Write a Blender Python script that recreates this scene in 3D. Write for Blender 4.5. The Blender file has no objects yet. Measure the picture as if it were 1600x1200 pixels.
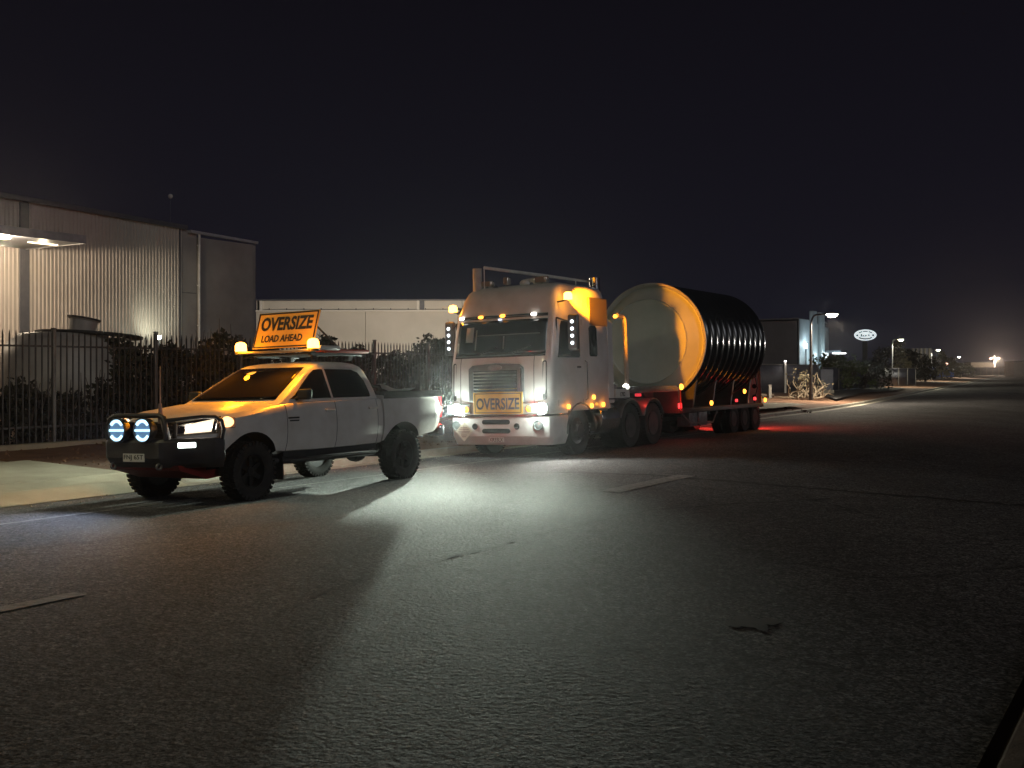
import bpy, math, random
import numpy as np
from mathutils import Vector, Matrix, Quaternion
R = math.radians
random.seed(7)
rng = np.random.default_rng(11)
scene = bpy.context.scene
COL = scene.collection

# ------------------------------------------------------------------ frame
FPX, CX, HY, HC = 1700.0, 800.0, 578.0, 1.78      # focal length, centre column, horizon row (photo pixels), eye height
_dl = math.hypot(1050.0, 1700.0)
DX, DY = 1050.0/_dl, 1700.0/_dl                   # the street's direction in plan

def GP(px, py, z=0.0):
    """ground point under a line of sight"""
    Y = FPX*(HC-z)/(py-HY)
    return Vector(((px-CX)/FPX*Y, Y, z))
def AT(px, Y, py=None):
    """point at depth Y"""
    return Vector(((px-CX)/FPX*Y, Y, HC+(HY-py)*Y/FPX if py is not None else 0.0))
def ST(s, t, z=0.0):
    return Vector((s*DX+t*DY, s*DY-t*DX, z))
def road_z(t):
    a = abs(t+7.1)
    return 0.10-0.03*(math.sqrt(a*a+0.25)-0.5)

# ------------------------------------------------------------------ materials
MATS = {}
def pbr(name, col, rough=0.5, metal=0.0, coat=0.0, spec=0.5):
    if name in MATS: return MATS[name]
    m = bpy.data.materials.new(name); m.use_nodes = True
    b = m.node_tree.nodes['Principled BSDF']
    b.inputs['Base Color'].default_value = (*col, 1)
    b.inputs['Roughness'].default_value = rough
    b.inputs['Metallic'].default_value = metal
    b.inputs['Coat Weight'].default_value = coat
    b.inputs['Coat Roughness'].default_value = 0.08
    b.inputs['Specular IOR Level'].default_value = spec
    MATS[name] = m
    return m
def noisy(name, c1, c2, scale=4.0, rough=0.6, metal=0.0, bump=0.0, detail=6.0, coat=0.0, stretch=(1, 1, 1), lo=0.35, hi=0.65, bscale=None, spec=0.5):
    if name in MATS: return MATS[name]
    m = pbr(name, c1, rough, metal, coat, spec)
    nt = m.node_tree; N = nt.nodes; L = nt.links
    b = N['Principled BSDF']
    tc = N.new('ShaderNodeTexCoord'); mp = N.new('ShaderNodeMapping')
    mp.inputs['Scale'].default_value = stretch
    L.new(tc.outputs['Object'], mp.inputs['Vector'])
    n = N.new('ShaderNodeTexNoise'); n.inputs['Scale'].default_value = scale; n.inputs['Detail'].default_value = detail
    n.inputs['Roughness'].default_value = 0.62
    L.new(mp.outputs[0], n.inputs['Vector'])
    cr = N.new('ShaderNodeValToRGB')
    cr.color_ramp.elements[0].position = lo; cr.color_ramp.elements[0].color = (*c1, 1)
    cr.color_ramp.elements[1].position = hi; cr.color_ramp.elements[1].color = (*c2, 1)
    L.new(n.outputs['Fac'], cr.inputs[0]); L.new(cr.outputs[0], b.inputs['Base Color'])
    if bump:
        n2 = N.new('ShaderNodeTexNoise'); n2.inputs['Scale'].default_value = bscale or scale*6; n2.inputs['Detail'].default_value = 4
        L.new(tc.outputs['Object'], n2.inputs['Vector'])
        bp = N.new('ShaderNodeBump'); bp.inputs['Strength'].default_value = bump; bp.inputs['Distance'].default_value = 0.02
        L.new(n2.outputs['Fac'], bp.inputs['Height']); L.new(bp.outputs[0], b.inputs['Normal'])
    return m
def glow(name, col, strength, sample=False):
    if name in MATS: return MATS[name]
    m = bpy.data.materials.new(name); m.use_nodes = True
    b = m.node_tree.nodes['Principled BSDF']
    b.inputs['Base Color'].default_value = (*[min(1, c)*0.6 for c in col], 1)
    b.inputs['Roughness'].default_value = 0.2
    b.inputs['Emission Color'].default_value = (*col, 1)
    b.inputs['Emission Strength'].default_value = strength
    m.cycles.emission_sampling = 'AUTO' if sample else 'NONE'
    MATS[name] = m
    return m

# ------------------------------------------------------------------ mesh helper
class MB:
    def __init__(s): s.v = []; s.f = []; s.mi = []; s.cur = 0
    def mat(s, i): s.cur = i; return s
    def add(s, vs, fs):
        o = len(s.v); s.v += [tuple(v) for v in vs]
        for f in fs: s.f.append(tuple(o+i for i in f)); s.mi.append(s.cur)
        return s
    def box(s, c, d, rot=None, top=(1, 1)):
        x, y, z = d[0]/2, d[1]/2, d[2]/2
        vs = [Vector((sx*x*(top[0] if sz > 0 else 1), sy*y*(top[1] if sz > 0 else 1), sz*z)) for sz in (-1, 1) for sx, sy in ((-1, -1), (1, -1), (1, 1), (-1, 1))]
        if rot is not None: vs = [rot @ v for v in vs]
        vs = [v+Vector(c) for v in vs]
        return s.add(vs, [(3, 2, 1, 0), (4, 5, 6, 7), (0, 1, 5, 4), (1, 2, 6, 5), (2, 3, 7, 6), (3, 0, 4, 7)])
    def ringtube(s, pts, rad, n=10, caps=True, flat=1.0):
        pts = [Vector(p) for p in pts]
        rad = rad if isinstance(rad, (list, tuple)) else [rad]*len(pts)
        t0 = (pts[1]-pts[0]).normalized()
        up = Vector((0, 0, 1)) if abs(t0.z) < 0.9 else Vector((1, 0, 0))
        a = t0.cross(up).normalized()
        vs = []
        for i, p in enumerate(pts):
            t = (pts[min(i+1, len(pts)-1)]-pts[max(i-1, 0)]).normalized()
            a = (a-t*a.dot(t)).normalized(); b = t.cross(a)
            for k in range(n):
                th = 2*math.pi*k/n
                vs.append(p+(a*math.cos(th)+b*math.sin(th)*flat)*rad[i])
        fs = []
        for i in range(len(pts)-1):
            for k in range(n):
                fs.append((i*n+k, i*n+(k+1) % n, (i+1)*n+(k+1) % n, (i+1)*n+k))
        if caps:
            fs.append(tuple(range(n-1, -1, -1))); fs.append(tuple((len(pts)-1)*n+k for k in range(n)))
        return s.add(vs, fs)
    def cyl(s, p0, p1, r0, r1=None, n=16):
        return s.ringtube([p0, p1], [r0, r0 if r1 is None else r1], n)
    def lathe(s, prof, origin=(0, 0, 0), axis='Z', n=32, close=False, caps=True):
        """prof: (radius, height) pairs"""
        vs = []
        for r, h in prof:
            for k in range(n):
                th = 2*math.pi*k/n; c, q = r*math.cos(th), r*math.sin(th)
                vs.append({'Z': (c, q, h), 'X': (h, c, q), 'Y': (q, h, c)}[axis])
        o = Vector(origin); vs = [Vector(v)+o for v in vs]
        m = len(prof); fs = []
        for i in range(m if close else m-1):
            j = (i+1) % m
            for k in range(n):
                fs.append((i*n+k, i*n+(k+1) % n, j*n+(k+1) % n, j*n+k))
        if not close and caps:
            if prof[0][0] > 1e-6: fs.append(tuple(range(n-1, -1, -1)))
            if prof[-1][0] > 1e-6: fs.append(tuple((m-1)*n+k for k in range(n)))
        return s.add(vs, fs)
    def prism(s, poly, a, b, axis='Y'):
        """polygon in the plane across AXIS, from a to b.  X:(y,z)  Y:(x,z)  Z:(x,y)"""
        def P(p, h): return {'X': (h, p[0], p[1]), 'Y': (p[0], h, p[1]), 'Z': (p[0], p[1], h)}[axis]
        n = len(poly)
        vs = [P(p, a) for p in poly]+[P(p, b) for p in poly]
        return s.add(vs, [tuple(range(n-1, -1, -1)), tuple(range(n, 2*n))]+[(i, (i+1) % n, n+(i+1) % n, n+i) for i in range(n)])
    def rings(s, rs, capa=True, capb=True):
        n = len(rs[0]); vs = [v for r in rs for v in r]
        fs = [(i*n+k, i*n+(k+1) % n, (i+1)*n+(k+1) % n, (i+1)*n+k) for i in range(len(rs)-1) for k in range(n)]
        if capa: fs.append(tuple(range(n-1, -1, -1)))
        if capb: fs.append(tuple((len(rs)-1)*n+k for k in range(n)))
        return s.add(vs, fs)
    def grid(s, fn, nu, nv):
        vs = [fn(i/nu, j/nv) for j in range(nv+1) for i in range(nu+1)]
        w = nu+1
        return s.add(vs, [(j*w+i, j*w+i+1, (j+1)*w+i+1, (j+1)*w+i) for j in range(nv) for i in range(nu)])
    def build(s, name, mats, parent=None, sharp=35, bevel=0.0, seg=2, fix=True, solid=0.0, sweld=False):
        me = bpy.data.meshes.new(name)
        me.from_pydata(s.v, [], s.f)
        if not isinstance(mats, (list, tuple)): mats = [mats]
        for m in mats: me.materials.append(m)
        if len(mats) > 1: me.polygons.foreach_set('material_index', s.mi)
        if fix and len(s.f) < 60000:
            import bmesh
            bm = bmesh.new(); bm.from_mesh(me)
            if sweld: bmesh.ops.remove_doubles(bm, verts=bm.verts, dist=1e-4)
            bmesh.ops.recalc_face_normals(bm, faces=bm.faces); bm.to_mesh(me); bm.free()
        me.polygons.foreach_set('use_smooth', [True]*len(me.polygons))
        me.set_sharp_from_angle(angle=R(sharp))
        me.update()
        o = bpy.data.objects.new(name, me); COL.objects.link(o)
        if parent is not None: o.parent = parent
        if bevel:
            b = o.modifiers.new('edge', 'BEVEL'); b.width = bevel; b.segments = seg; b.limit_method = 'ANGLE'; b.angle_limit = R(40)
            b.harden_normals = False
        if solid:
            q = o.modifiers.new('thickness', 'SOLIDIFY'); q.thickness = solid; q.offset = 0
        return o

def tag(o, label=None, cat=None, group=None, kind=None):
    if label: o['label'] = label
    if cat: o['category'] = cat
    if group: o['group'] = group
    if kind: o['kind'] = kind
    return o
def empty(name, loc=(0, 0, 0), rot=(0, 0, 0), **kw):
    o = bpy.data.objects.new(name, None); COL.objects.link(o)
    o.location = loc; o.rotation_euler = rot; o.empty_display_size = 0.3
    return tag(o, **kw)
def copy_tree(o, parent=None):
    c = o.copy(); COL.objects.link(c)
    if parent is not None: c.parent = parent
    for ch in list(o.children): copy_tree(ch, c)
    return c
def lamp(name, kind, loc, energy, col, radius=0.05, parent=None, aim=None, angle=90, blend=0.5, beam=0):
    d = bpy.data.lights.new(name, kind); d.energy = energy; d.color = col
    if kind in ('POINT', 'SPOT'): d.shadow_soft_size = radius
    if kind == 'SPOT': d.spot_size = R(angle); d.spot_blend = blend
    if beam:
        # a headlamp's beam pattern: candlepower falls away steeply below the cut-off
        d.use_nodes = True; nt = d.node_tree; N = nt.nodes; L = nt.links; em = N['Emission']
        g = N.new('ShaderNodeNewGeometry'); sp = N.new('ShaderNodeSeparateXYZ'); L.new(g.outputs['Incoming'], sp.inputs[0])
        a = N.new('ShaderNodeMath'); a.operation = 'ABSOLUTE'; L.new(sp.outputs['Z'], a.inputs[0])
        b = N.new('ShaderNodeMath'); b.operation = 'MAXIMUM'; L.new(a.outputs[0], b.inputs[0]); b.inputs[1].default_value = 0.11
        c = N.new('ShaderNodeMath'); c.operation = 'DIVIDE'; c.inputs[0].default_value = 0.11; L.new(b.outputs[0], c.inputs[1])
        e = N.new('ShaderNodeMath'); e.operation = 'POWER'; L.new(c.outputs[0], e.inputs[0]); e.inputs[1].default_value = beam
        q = N.new('ShaderNodeMath'); q.operation = 'MINIMUM'; L.new(a.outputs[0], q.inputs[0]); q.inputs[1].default_value = 0.11
        h = N.new('ShaderNodeMath'); h.operation = 'DIVIDE'; L.new(q.outputs[0], h.inputs[0]); h.inputs[1].default_value = 0.11
        k = N.new('ShaderNodeMath'); k.operation = 'POWER'; L.new(h.outputs[0], k.inputs[0]); k.inputs[1].default_value = 1.05
        t = N.new('ShaderNodeMath'); t.operation = 'MULTIPLY'; L.new(e.outputs[0], t.inputs[0]); L.new(k.outputs[0], t.inputs[1])
        L.new(t.outputs[0], em.inputs['Strength'])
    o = bpy.data.objects.new(name, d); COL.objects.link(o); o.location = loc
    if aim is not None: o.rotation_euler = Vector(aim).to_track_quat('-Z', 'Y').to_euler()
    if parent is not None: o.parent = parent
    return o
def lettering(name, txt, h, mat, parent, loc, rot, width=None, bold=0.0, shear=0.0, depth=0.002):
    """raised letters centred on loc; h is the capital height"""
    cu = bpy.data.curves.new(name, 'FONT'); cu.body = txt; cu.size = 1; cu.align_x = 'CENTER'; cu.align_y = 'CENTER'
    cu.offset = bold; cu.extrude = 0.001; cu.shear = shear; cu.resolution_u = 3
    t = bpy.data.objects.new(name, cu); COL.objects.link(t)
    bpy.context.view_layer.update()
    me = bpy.data.meshes.new_from_object(t.evaluated_get(bpy.context.evaluated_depsgraph_get()))
    COL.objects.unlink(t); bpy.data.objects.remove(t)
    co = np.empty(len(me.vertices)*3, np.float32); me.vertices.foreach_get('co', co); co = co.reshape(-1, 3)
    lo, hi = co.min(0), co.max(0); co -= (lo+hi)/2
    sy = h/(hi[1]-lo[1]); sx = sy if width is None else width/(hi[0]-lo[0])
    co *= np.array([sx, sy, depth/0.002]); me.vertices.foreach_set('co', co.ravel()); me.update()
    me.materials.clear(); me.materials.append(mat)
    o = bpy.data.objects.new(name, me); COL.objects.link(o); o.parent = parent
    o.location = loc; o.rotation_euler = rot
    return o
def leaf_cloud(mb, centres, size, per, jitter=0.5, squash=1.0, up=0.3):
    """many small leaf-shaped quads around clump centres [(point, radius)]"""
    for c, r in centres:
        c = Vector(c)
        for _ in range(per):
            d = Vector(rng.normal(size=3)); d.normalize()
            p = c+Vector((d.x, d.y, d.z*squash))*r*(rng.random()**0.45)
            a = Vector(rng.normal(size=3))+Vector((0, 0, up)); a.normalize()
            b = a.cross(Vector(rng.normal(size=3))).normalized()
            L = size*(0.6+0.8*rng.random()); W = L*(0.28+0.15*rng.random())
            mb.add([p, p+a*L*0.45+b*W, p+a*L, p+a*L*0.45-b*W], [(0, 1, 2, 3)])
# ------------------------------------------------------------------ the street
def asphalt():
    m = bpy.data.materials.new('asphalt'); m.use_nodes = True
    nt = m.node_tree; N = nt.nodes; L = nt.links; b = N['Principled BSDF']
    tc = N.new('ShaderNodeTexCoord')
    def noise(sc, det=3, rough=0.6):
        n = N.new('ShaderNodeTexNoise'); n.inputs['Scale'].default_value = sc; n.inputs['Detail'].default_value = det; n.inputs['Roughness'].default_value = rough
        L.new(tc.outputs['Object'], n.inputs['Vector']); return n
    def mul(a, bb):
        q = N.new('ShaderNodeMath'); q.operation = 'MULTIPLY'; L.new(a, q.inputs[0]); L.new(bb, q.inputs[1]); return q.outputs[0]
    def ramp(src, lo, hi, a, z):
        r = N.new('ShaderNodeMapRange'); r.inputs['From Min'].default_value = lo; r.inputs['From Max'].default_value = hi
        r.inputs['To Min'].default_value = a; r.inputs['To Max'].default_value = z; L.new(src, r.inputs['Value']); return r.outputs['Result']
    vor = N.new('ShaderNodeTexVoronoi'); vor.inputs['Scale'].default_value = 62; L.new(tc.outputs['Object'], vor.inputs['Vector'])
    vor2 = N.new('ShaderNodeTexVoronoi'); vor2.inputs['Scale'].default_value = 26; L.new(tc.outputs['Object'], vor2.inputs['Vector'])
    sep = N.new('ShaderNodeSeparateColor'); L.new(vor.outputs['Color'], sep.inputs[0])
    sep2 = N.new('ShaderNodeSeparateColor'); L.new(vor2.outputs['Color'], sep2.inputs[0])
    stones = ramp(sep.outputs[0], 0.0, 1.0, 0.12, 1.88)
    stones2 = ramp(sep2.outputs[1], 0.0, 1.0, 0.55, 1.45)
    mid = mul(ramp(noise(7, 4, 0.8).outputs['Fac'], 0.3, 0.7, 0.72, 1.28), ramp(noise(34, 3, 0.8).outputs['Fac'], 0.32, 0.68, 0.35, 1.65))
    worn = ramp(noise(0.35, 6, 0.65).outputs['Fac'], 0.3, 0.7, 0.72, 1.28)
    # wheel-polished bands run along the street
    mp = N.new('ShaderNodeMapping'); mp.inputs['Rotation'].default_value = (0, 0, math.atan2(DX, DY)); mp.inputs['Scale'].default_value = (0.55, 0.02, 1)
    L.new(tc.outputs['Object'], mp.inputs['Vector'])
    n3 = N.new('ShaderNodeTexNoise'); n3.inputs['Scale'].default_value = 1.0; n3.inputs['Detail'].default_value = 5; L.new(mp.outputs[0], n3.inputs['Vector'])
    band = ramp(n3.outputs['Fac'], 0.3, 0.7, 0.78, 1.22)
    # thin tar-filled cracks
    wv = noise(0.5, 4)
    vc = N.new('ShaderNodeTexVoronoi'); vc.feature = 'DISTANCE_TO_EDGE'; vc.inputs['Scale'].default_value = 0.22
    mixv = N.new('ShaderNodeMix'); mixv.data_type = 'VECTOR'; mixv.inputs['Factor'].default_value = 0.12
    L.new(tc.outputs['Object'], mixv.inputs['A']); L.new(wv.outputs['Color'], mixv.inputs['B']); 
    add = N.new('ShaderNodeVectorMath'); add.operation = 'MULTIPLY_ADD'; L.new(wv.outputs['Color'], add.inputs[0]); add.inputs[1].default_value = (2.4, 2.4, 0); L.new(tc.outputs['Object'], add.inputs[2])
    L.new(add.outputs[0], vc.inputs['Vector'])
    crack = ramp(vc.outputs['Distance'], 0.002, 0.007, 0.55, 1.0)
    f = mul(mul(mul(mul(mul(stones, mid), worn), band), stones2), crack)
    rgb = N.new('ShaderNodeMix'); rgb.data_type = 'RGBA'; rgb.blend_type = 'MULTIPLY'; rgb.inputs['Factor'].default_value = 1
    hue = N.new('ShaderNodeMix'); hue.data_type = 'RGBA'; L.new(sep.outputs[2], hue.inputs['Factor'])
    hue.inputs['A'].default_value = (0.080, 0.072, 0.070, 1); hue.inputs['B'].default_value = (0.066, 0.071, 0.076, 1)
    L.new(hue.outputs['Result'], rgb.inputs['A']); L.new(f, rgb.inputs['B']); L.new(rgb.outputs['Result'], b.inputs['Base Color'])
    b.inputs['Roughness'].default_value = 0.86; b.inputs['Specular IOR Level'].default_value = 0.19
    bp = N.new('ShaderNodeBump'); bp.inputs['Strength'].default_value = 0.9; bp.inputs['Distance'].default_value = 0.006
    L.new(sep.outputs[0], bp.inputs['Height'])
    bp2 = N.new('ShaderNodeBump'); bp2.inputs['Strength'].default_value = 0.6; bp2.inputs['Distance'].default_value = 0.02
    L.new(noise(22, 4).outputs['Fac'], bp2.inputs['Height']); L.new(bp.outputs[0], bp2.inputs['Normal']); L.new(bp2.outputs[0], b.inputs['Normal'])
    return m
M_ASPHALT = asphalt()
M_DIRT = noisy('red_dirt', (0.10, 0.050, 0.028), (0.20, 0.105, 0.058), 1.6, 0.95, bump=0.9, bscale=30, lo=0.3, hi=0.7)
M_GROUND = noisy('dry_ground', (0.05, 0.038, 0.025), (0.10, 0.08, 0.05), 0.8, 0.95, bump=0.8, bscale=16)
M_CONC = noisy('concrete', (0.26, 0.235, 0.17), (0.40, 0.36, 0.26), 1.3, 0.85, bump=0.35, bscale=45, detail=9, lo=0.3, hi=0.7)
M_KERB = noisy('kerb_concrete', (0.20, 0.185, 0.15), (0.34, 0.32, 0.26), 2.2, 0.88, bump=0.4, bscale=40, lo=0.3, hi=0.7)
M_LINE = noisy('worn_line_paint', (0.08, 0.076, 0.072), (0.23, 0.22, 0.21), 11, 0.85, bump=0.5, bscale=60, lo=0.35, hi=0.6)

# centre path with a gentle left bend past the trailer
S_BEND, L_BEND, A_BEND = 40.0, 24.0, math.atan2(DX, DY)-math.atan(0.478)
def path(s):
    """point and right-hand normal of the t=0 line at chainage s"""
    h0 = math.atan2(DX, DY)
    if s <= S_BEND: return Vector((s*DX, s*DY, 0)), Vector((DY, -DX, 0))
    rr = L_BEND/A_BEND; q = min(s-S_BEND, L_BEND); h = h0-q/rr
    p = Vector((S_BEND*DX, S_BEND*DY, 0))
    # circle centre to the left
    left = Vector((-math.cos(h0), math.sin(h0), 0)); c = p+left*rr
    p = c-Vector((-math.cos(h), math.sin(h), 0))*rr
    if s-S_BEND > L_BEND: p = p+Vector((math.sin(h), math.cos(h), 0))*(s-S_BEND-L_BEND)
    return p, Vector((math.cos(h), -math.sin(h), 0))
def RP(s, t, z=0.0):
    p, r = path(s); q = p+r*t; return Vector((q.x, q.y, z))
SS = [-30, -20, -10, -4, 0, 4, 8, 12, 16, 20, 25, 30, 35, 40, 44, 48, 52, 56, 60, 64, 70, 80, 95, 115, 140, 170, 200, 240, 290, 340]
def strip(ts, smin=-30, smax=340, ss=None):
    mb = MB(); S = [s for s in (ss or SS) if smin <= s <= smax]
    if S[0] > smin: S = [smin]+S
    if S[-1] < smax: S = S+[smax]
    n = len(ts); vs = []
    for s in S:
        for t, z in ts: vs.append(RP(s, t, z))
    mb.add(vs, [(i*n+j, i*n+j+1, (i+1)*n+j+1, (i+1)*n+j) for i in range(len(S)-1) for j in range(n-1)])
    return mb
TL, TR = -13.55, -0.82                                 # gutter lips
tt = [TL+(TR-TL)*i/16 for i in range(17)]
tag(strip([(t, road_z(t)) for t in tt]).build('road', M_ASPHALT), kind='structure')
g0 = MB(); g0.add([(-330, -60, -0.45), (330, -60, -0.45), (330, 480, -0.45), (-330, 480, -0.45)], [(0, 1, 2, 3)])
tag(g0.build('ground', M_GROUND), kind='structure')
zl = road_z(TL); zr = road_z(TR)
tag(strip([(TL, zl+0.004), (-13.92, zl-0.006), (-13.97, zl+0.11), (-14.10, zl+0.125), (-14.11, zl+0.05)]).build('kerb', M_KERB, bevel=0.012), kind='structure')
tag(strip([(TR, zr+0.004), (-0.75, zr-0.03), (-0.71, zr+0.08), (-0.60, zr+0.105), (-0.55, zr+0.04)], -30, 340).build('kerb', noisy('dark_kerb', (0.05, 0.036, 0.026), (0.10, 0.075, 0.055), 3, 0.9, bump=0.5, bscale=40, spec=0.2), bevel=0.012), kind='structure')  # right kerb, a darker brown than the left one
ZV = zl+0.121
vts = [-14.09, -14.6, -15.2, -16, -17, -18, -19, -20, -21, -23, -26, -30, -38, -50, -75, -110]
vmb = MB(); n = len(vts); S = [-30+0.8*i for i in range(52)]+[12.04, 12.07]+[12.6+0.8*i for i in range(67)]+[66+4*i for i in range(30)]+[200, 240, 290, 340]
def vz(s, t):
    return ZV+0.035*math.sin(s*1.7+t*2.3)*math.sin(t*1.1-s*0.7)*min(1, max(0, (-t-14.1)/0.8)) + min(0.12, 0.02*max(0, -t-14.1)) - 0.4*max(0, (-t-60)/50.0) - (0.16 if s < 12.05 and t > -20.4 else 0)
vmb.add([RP(s, t, vz(s, t)) for s in S for t in vts], [(i*n+j, i*n+j+1, (i+1)*n+j+1, (i+1)*n+j) for i in range(len(S)-1) for j in range(n-1)])
tag(vmb.build('verge', M_DIRT), kind='structure')
tag(strip([(-0.60, zr+0.10), (0.5, zr+0.13), (3, zr+0.16), (10, zr+0.16), (60, zr+0.0)]).build('verge', noisy('dark_soil', (0.045, 0.029, 0.019), (0.09, 0.06, 0.04), 2.0, 0.95, bump=0.9, bscale=30, lo=0.3, hi=0.7, spec=0.2)), kind='structure')

# driveway: five bays of broomed concrete crossing the verge on the left
dr = MB()
s_edges = [12.1, 8.9, 5.6, 2.3, -1.0, -4.3]
t_edges = [-13.98, -14.95, -17.7, -20.3]
for i in range(len(s_edges)-1):
    for j in range(len(t_edges)-1):
        a, bq = s_edges[i]-0.012, s_edges[i+1]+0.012
        c, e = t_edges[j]-0.012, t_edges[j+1]+0.012
        zc = zl+0.02 if j == 0 else ZV+0.035
        ze = ZV+0.035 if j == 0 else ZV+0.085+0.03*j
        P = [ST(a, c), ST(bq, c), ST(bq, e), ST(a, e)]; Z = [zc, zc, ze, ze]
        top = [Vector((p.x, p.y, z)) for p, z in zip(P, Z)]; bot = [Vector((p.x, p.y, z-0.16)) for p, z in zip(P, Z)]
        dr.add(bot+top, [(3, 2, 1, 0), (4, 5, 6, 7), (0, 1, 5, 4), (1, 2, 6, 5), (2, 3, 7, 6), (3, 0, 4, 7)])
tag(dr.build('driveway', M_CONC, bevel=0.008), kind='structure')
# lip of the driveway laid over the kerb line
dl_ = MB(); dl_.add([ST(12.1, -13.56, zl+0.009), ST(-4.3, -13.56, zl+0.009), ST(-4.3, -13.97, zl+0.135), ST(12.1, -13.97, zl+0.135), ST(12.1, -14.13, zl+0.135), ST(-4.3, -14.13, zl+0.135)], [(0, 1, 2, 3), (3, 2, 5, 4)])
tag(dl_.build('driveway', M_CONC), kind='structure')
# fence plinth strip
pl = MB()
pl.box((0, 0, 0), (30, 0.32, 0.2), Matrix.Rotation(math.pi/2-math.atan2(DX, DY), 3, 'Z'))
po = pl.build('footpath', M_CONC, bevel=0.01); po.location = ST(22, -20.15, ZV+0.12); tag(po, kind='structure')

# centre line dashes
def dash(s0, s1, t0, w=0.13):
    mb = MB(); k = 8
    vs = []
    for i in range(k+1):
        s = s0+(s1-s0)*i/k
        for q in (-w/2, w/2):
            vs.append(ST(s, t0+q, road_z(t0+q)+0.005))
    mb.add(vs, [(2*i, 2*i+1, 2*i+3, 2*i+2) for i in range(k)])
    return tag(mb.build('road_marking', M_LINE), kind='structure')
dash(2.2, 5.25, -7.05, 0.16)
dash(13.5, 16.2, -6.75, 0.30)
dash(3.0, 31.0, -11.75, 0.09)
def seam(name, pix, w, mat, wob=0.05):
    pts = []
    for (x0, y0), (x1, y1) in zip(pix, pix[1:]):
        n_ = max(2, int(math.hypot(x1-x0, (y1-y0)*3)/14))
        for i in range(n_): pts.append(GP(x0+(x1-x0)*i/n_, y0+(y1-y0)*i/n_, 0.0))
    pts.append(GP(*pix[-1], 0.0)); mb = MB(); vs = []
    for i, p in enumerate(pts):
        d = (pts[min(i+1, len(pts)-1)]-pts[max(0, i-1)]).normalized(); q = Vector((-d.y, d.x, 0)); c = p+q*wob*rng.normal(); ww = w*(0.4+0.9*rng.random())
        for sg in (-1, 1):
            v = c+q*ww*sg; t = v.x*DY-v.y*DX; vs.append(Vector((v.x, v.y, road_z(t)+0.0045)))
    mb.add(vs, [(2*i, 2*i+1, 2*i+3, 2*i+2) for i in range(len(pts)-1)])
    return tag(mb.build(name, mat), kind='structure')
M_TAR = noisy('old_tar', (0.014, 0.013, 0.013), (0.03, 0.028, 0.027), 9, 0.9, spec=0.2)
seam('road_crack', [(655, 737), (760, 740), (900, 745), (1080, 757), (1330, 771), (1620, 786)], 0.085, M_TAR, 0.05)
seam('road_crack', [(470, 952), (560, 921), (640, 900), (760, 868), (900, 832), (1010, 806)], 0.013, M_TAR, 0.025)
seam('road_crack', [(1010, 806), (1130, 795), (1300, 782)], 0.025, M_TAR, 0.02)
seam('road_crack', [(0, 872), (120, 856), (260, 838), (330, 826)], 0.020, M_TAR, 0.02)
st_m = MB(); c_ = GP(1172, 969, 0.0)
for (ox, oy, rr) in ((0, 0, 0.11), (0.13, 0.05, 0.07), (-0.12, -0.06, 0.06), (0.05, -0.16, 0.05)):
    P = []
    for k in range(11):
        a_ = 2*math.pi*k/11; r_ = rr*(0.7+0.6*rng.random()); v = c_+Vector((ox+r_*math.cos(a_), oy+1.6*r_*math.sin(a_), 0)); P.append(Vector((v.x, v.y, road_z(v.x*DY-v.y*DX)+0.005)))
    st_m.add(P, [tuple(range(11))])
tag(st_m.build('road_stain', noisy('oil_stain', (0.046, 0.044, 0.044), (0.072, 0.069, 0.067), 30, 0.86)), kind='structure')

# side street, far apron and the pale strip of verge beyond the trailer
M_SIDE = noisy('side_asphalt', (0.03, 0.029, 0.03), (0.06, 0.057, 0.055), 6, 0.9, bump=0.6, bscale=50)
def patch(name, pix, z, mat, kind='structure'):
    mb = MB(); P = [GP(x, y, z) for x, y in pix]
    mb.add(P, [tuple(range(len(P)))])
    return tag(mb.build(name, mat), kind=kind)
zv2 = ZV+0.13
patch('side_road', [(1306, 623.5), (1345, 614.0), (1402, 609.5), (1415, 606.0), (1330, 603.5), (1262, 604.5), (1268, 612)], zv2+0.03, M_SIDE)
patch('driveway', [(1130, 643), (1212, 637.5), (1262, 631.5), (1232, 629.5), (1130, 629.5)], zv2+0.03, M_CONC)
# ------------------------------------------------------------------ shared vehicle materials
def paint(name, col, dirt, rough=0.32, coat=0.6):
    return noisy(name, col, dirt, 2.2, rough, bump=0.02, detail=8, coat=coat, lo=0.42, hi=0.85)
M_WHITE = paint('white_paint', (0.70, 0.68, 0.64), (0.50, 0.46, 0.40))
M_CREAM = paint('cream_cab_paint', (0.66, 0.63, 0.61), (0.50, 0.46, 0.43), 0.38, 0.4)
M_GLASS = pbr('tinted_glass', (0.010, 0.011, 0.013), 0.06, 0.0, 0.0, 0.6)
M_BLACK = noisy('black_steel', (0.022, 0.022, 0.024), (0.05, 0.048, 0.046), 5, 0.5, bump=0.05, lo=0.4, hi=0.8)
M_PLAST = noisy('black_plastic', (0.016, 0.016, 0.016), (0.035, 0.033, 0.03), 7, 0.7, bump=0.08)
M_RUBBER = noisy('tyre_rubber', (0.010, 0.010, 0.010), (0.028, 0.026, 0.024), 6, 0.85, bump=0.15)
M_RIM = pbr('dark_alloy', (0.05, 0.05, 0.052), 0.4, 0.8)
M_CHROME = noisy('chrome', (0.75, 0.75, 0.76), (0.55, 0.54, 0.53), 5, 0.16, 1.0)
M_STEEL = noisy('grey_steel', (0.32, 0.32, 0.32), (0.20, 0.19, 0.18), 6, 0.45, 0.7)
M_CHASSIS = noisy('chassis_paint', (0.022, 0.021, 0.022), (0.055, 0.05, 0.048), 3, 0.65)
M_REDTRIM = pbr('red_trim', (0.17, 0.012, 0.010), 0.55)
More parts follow.
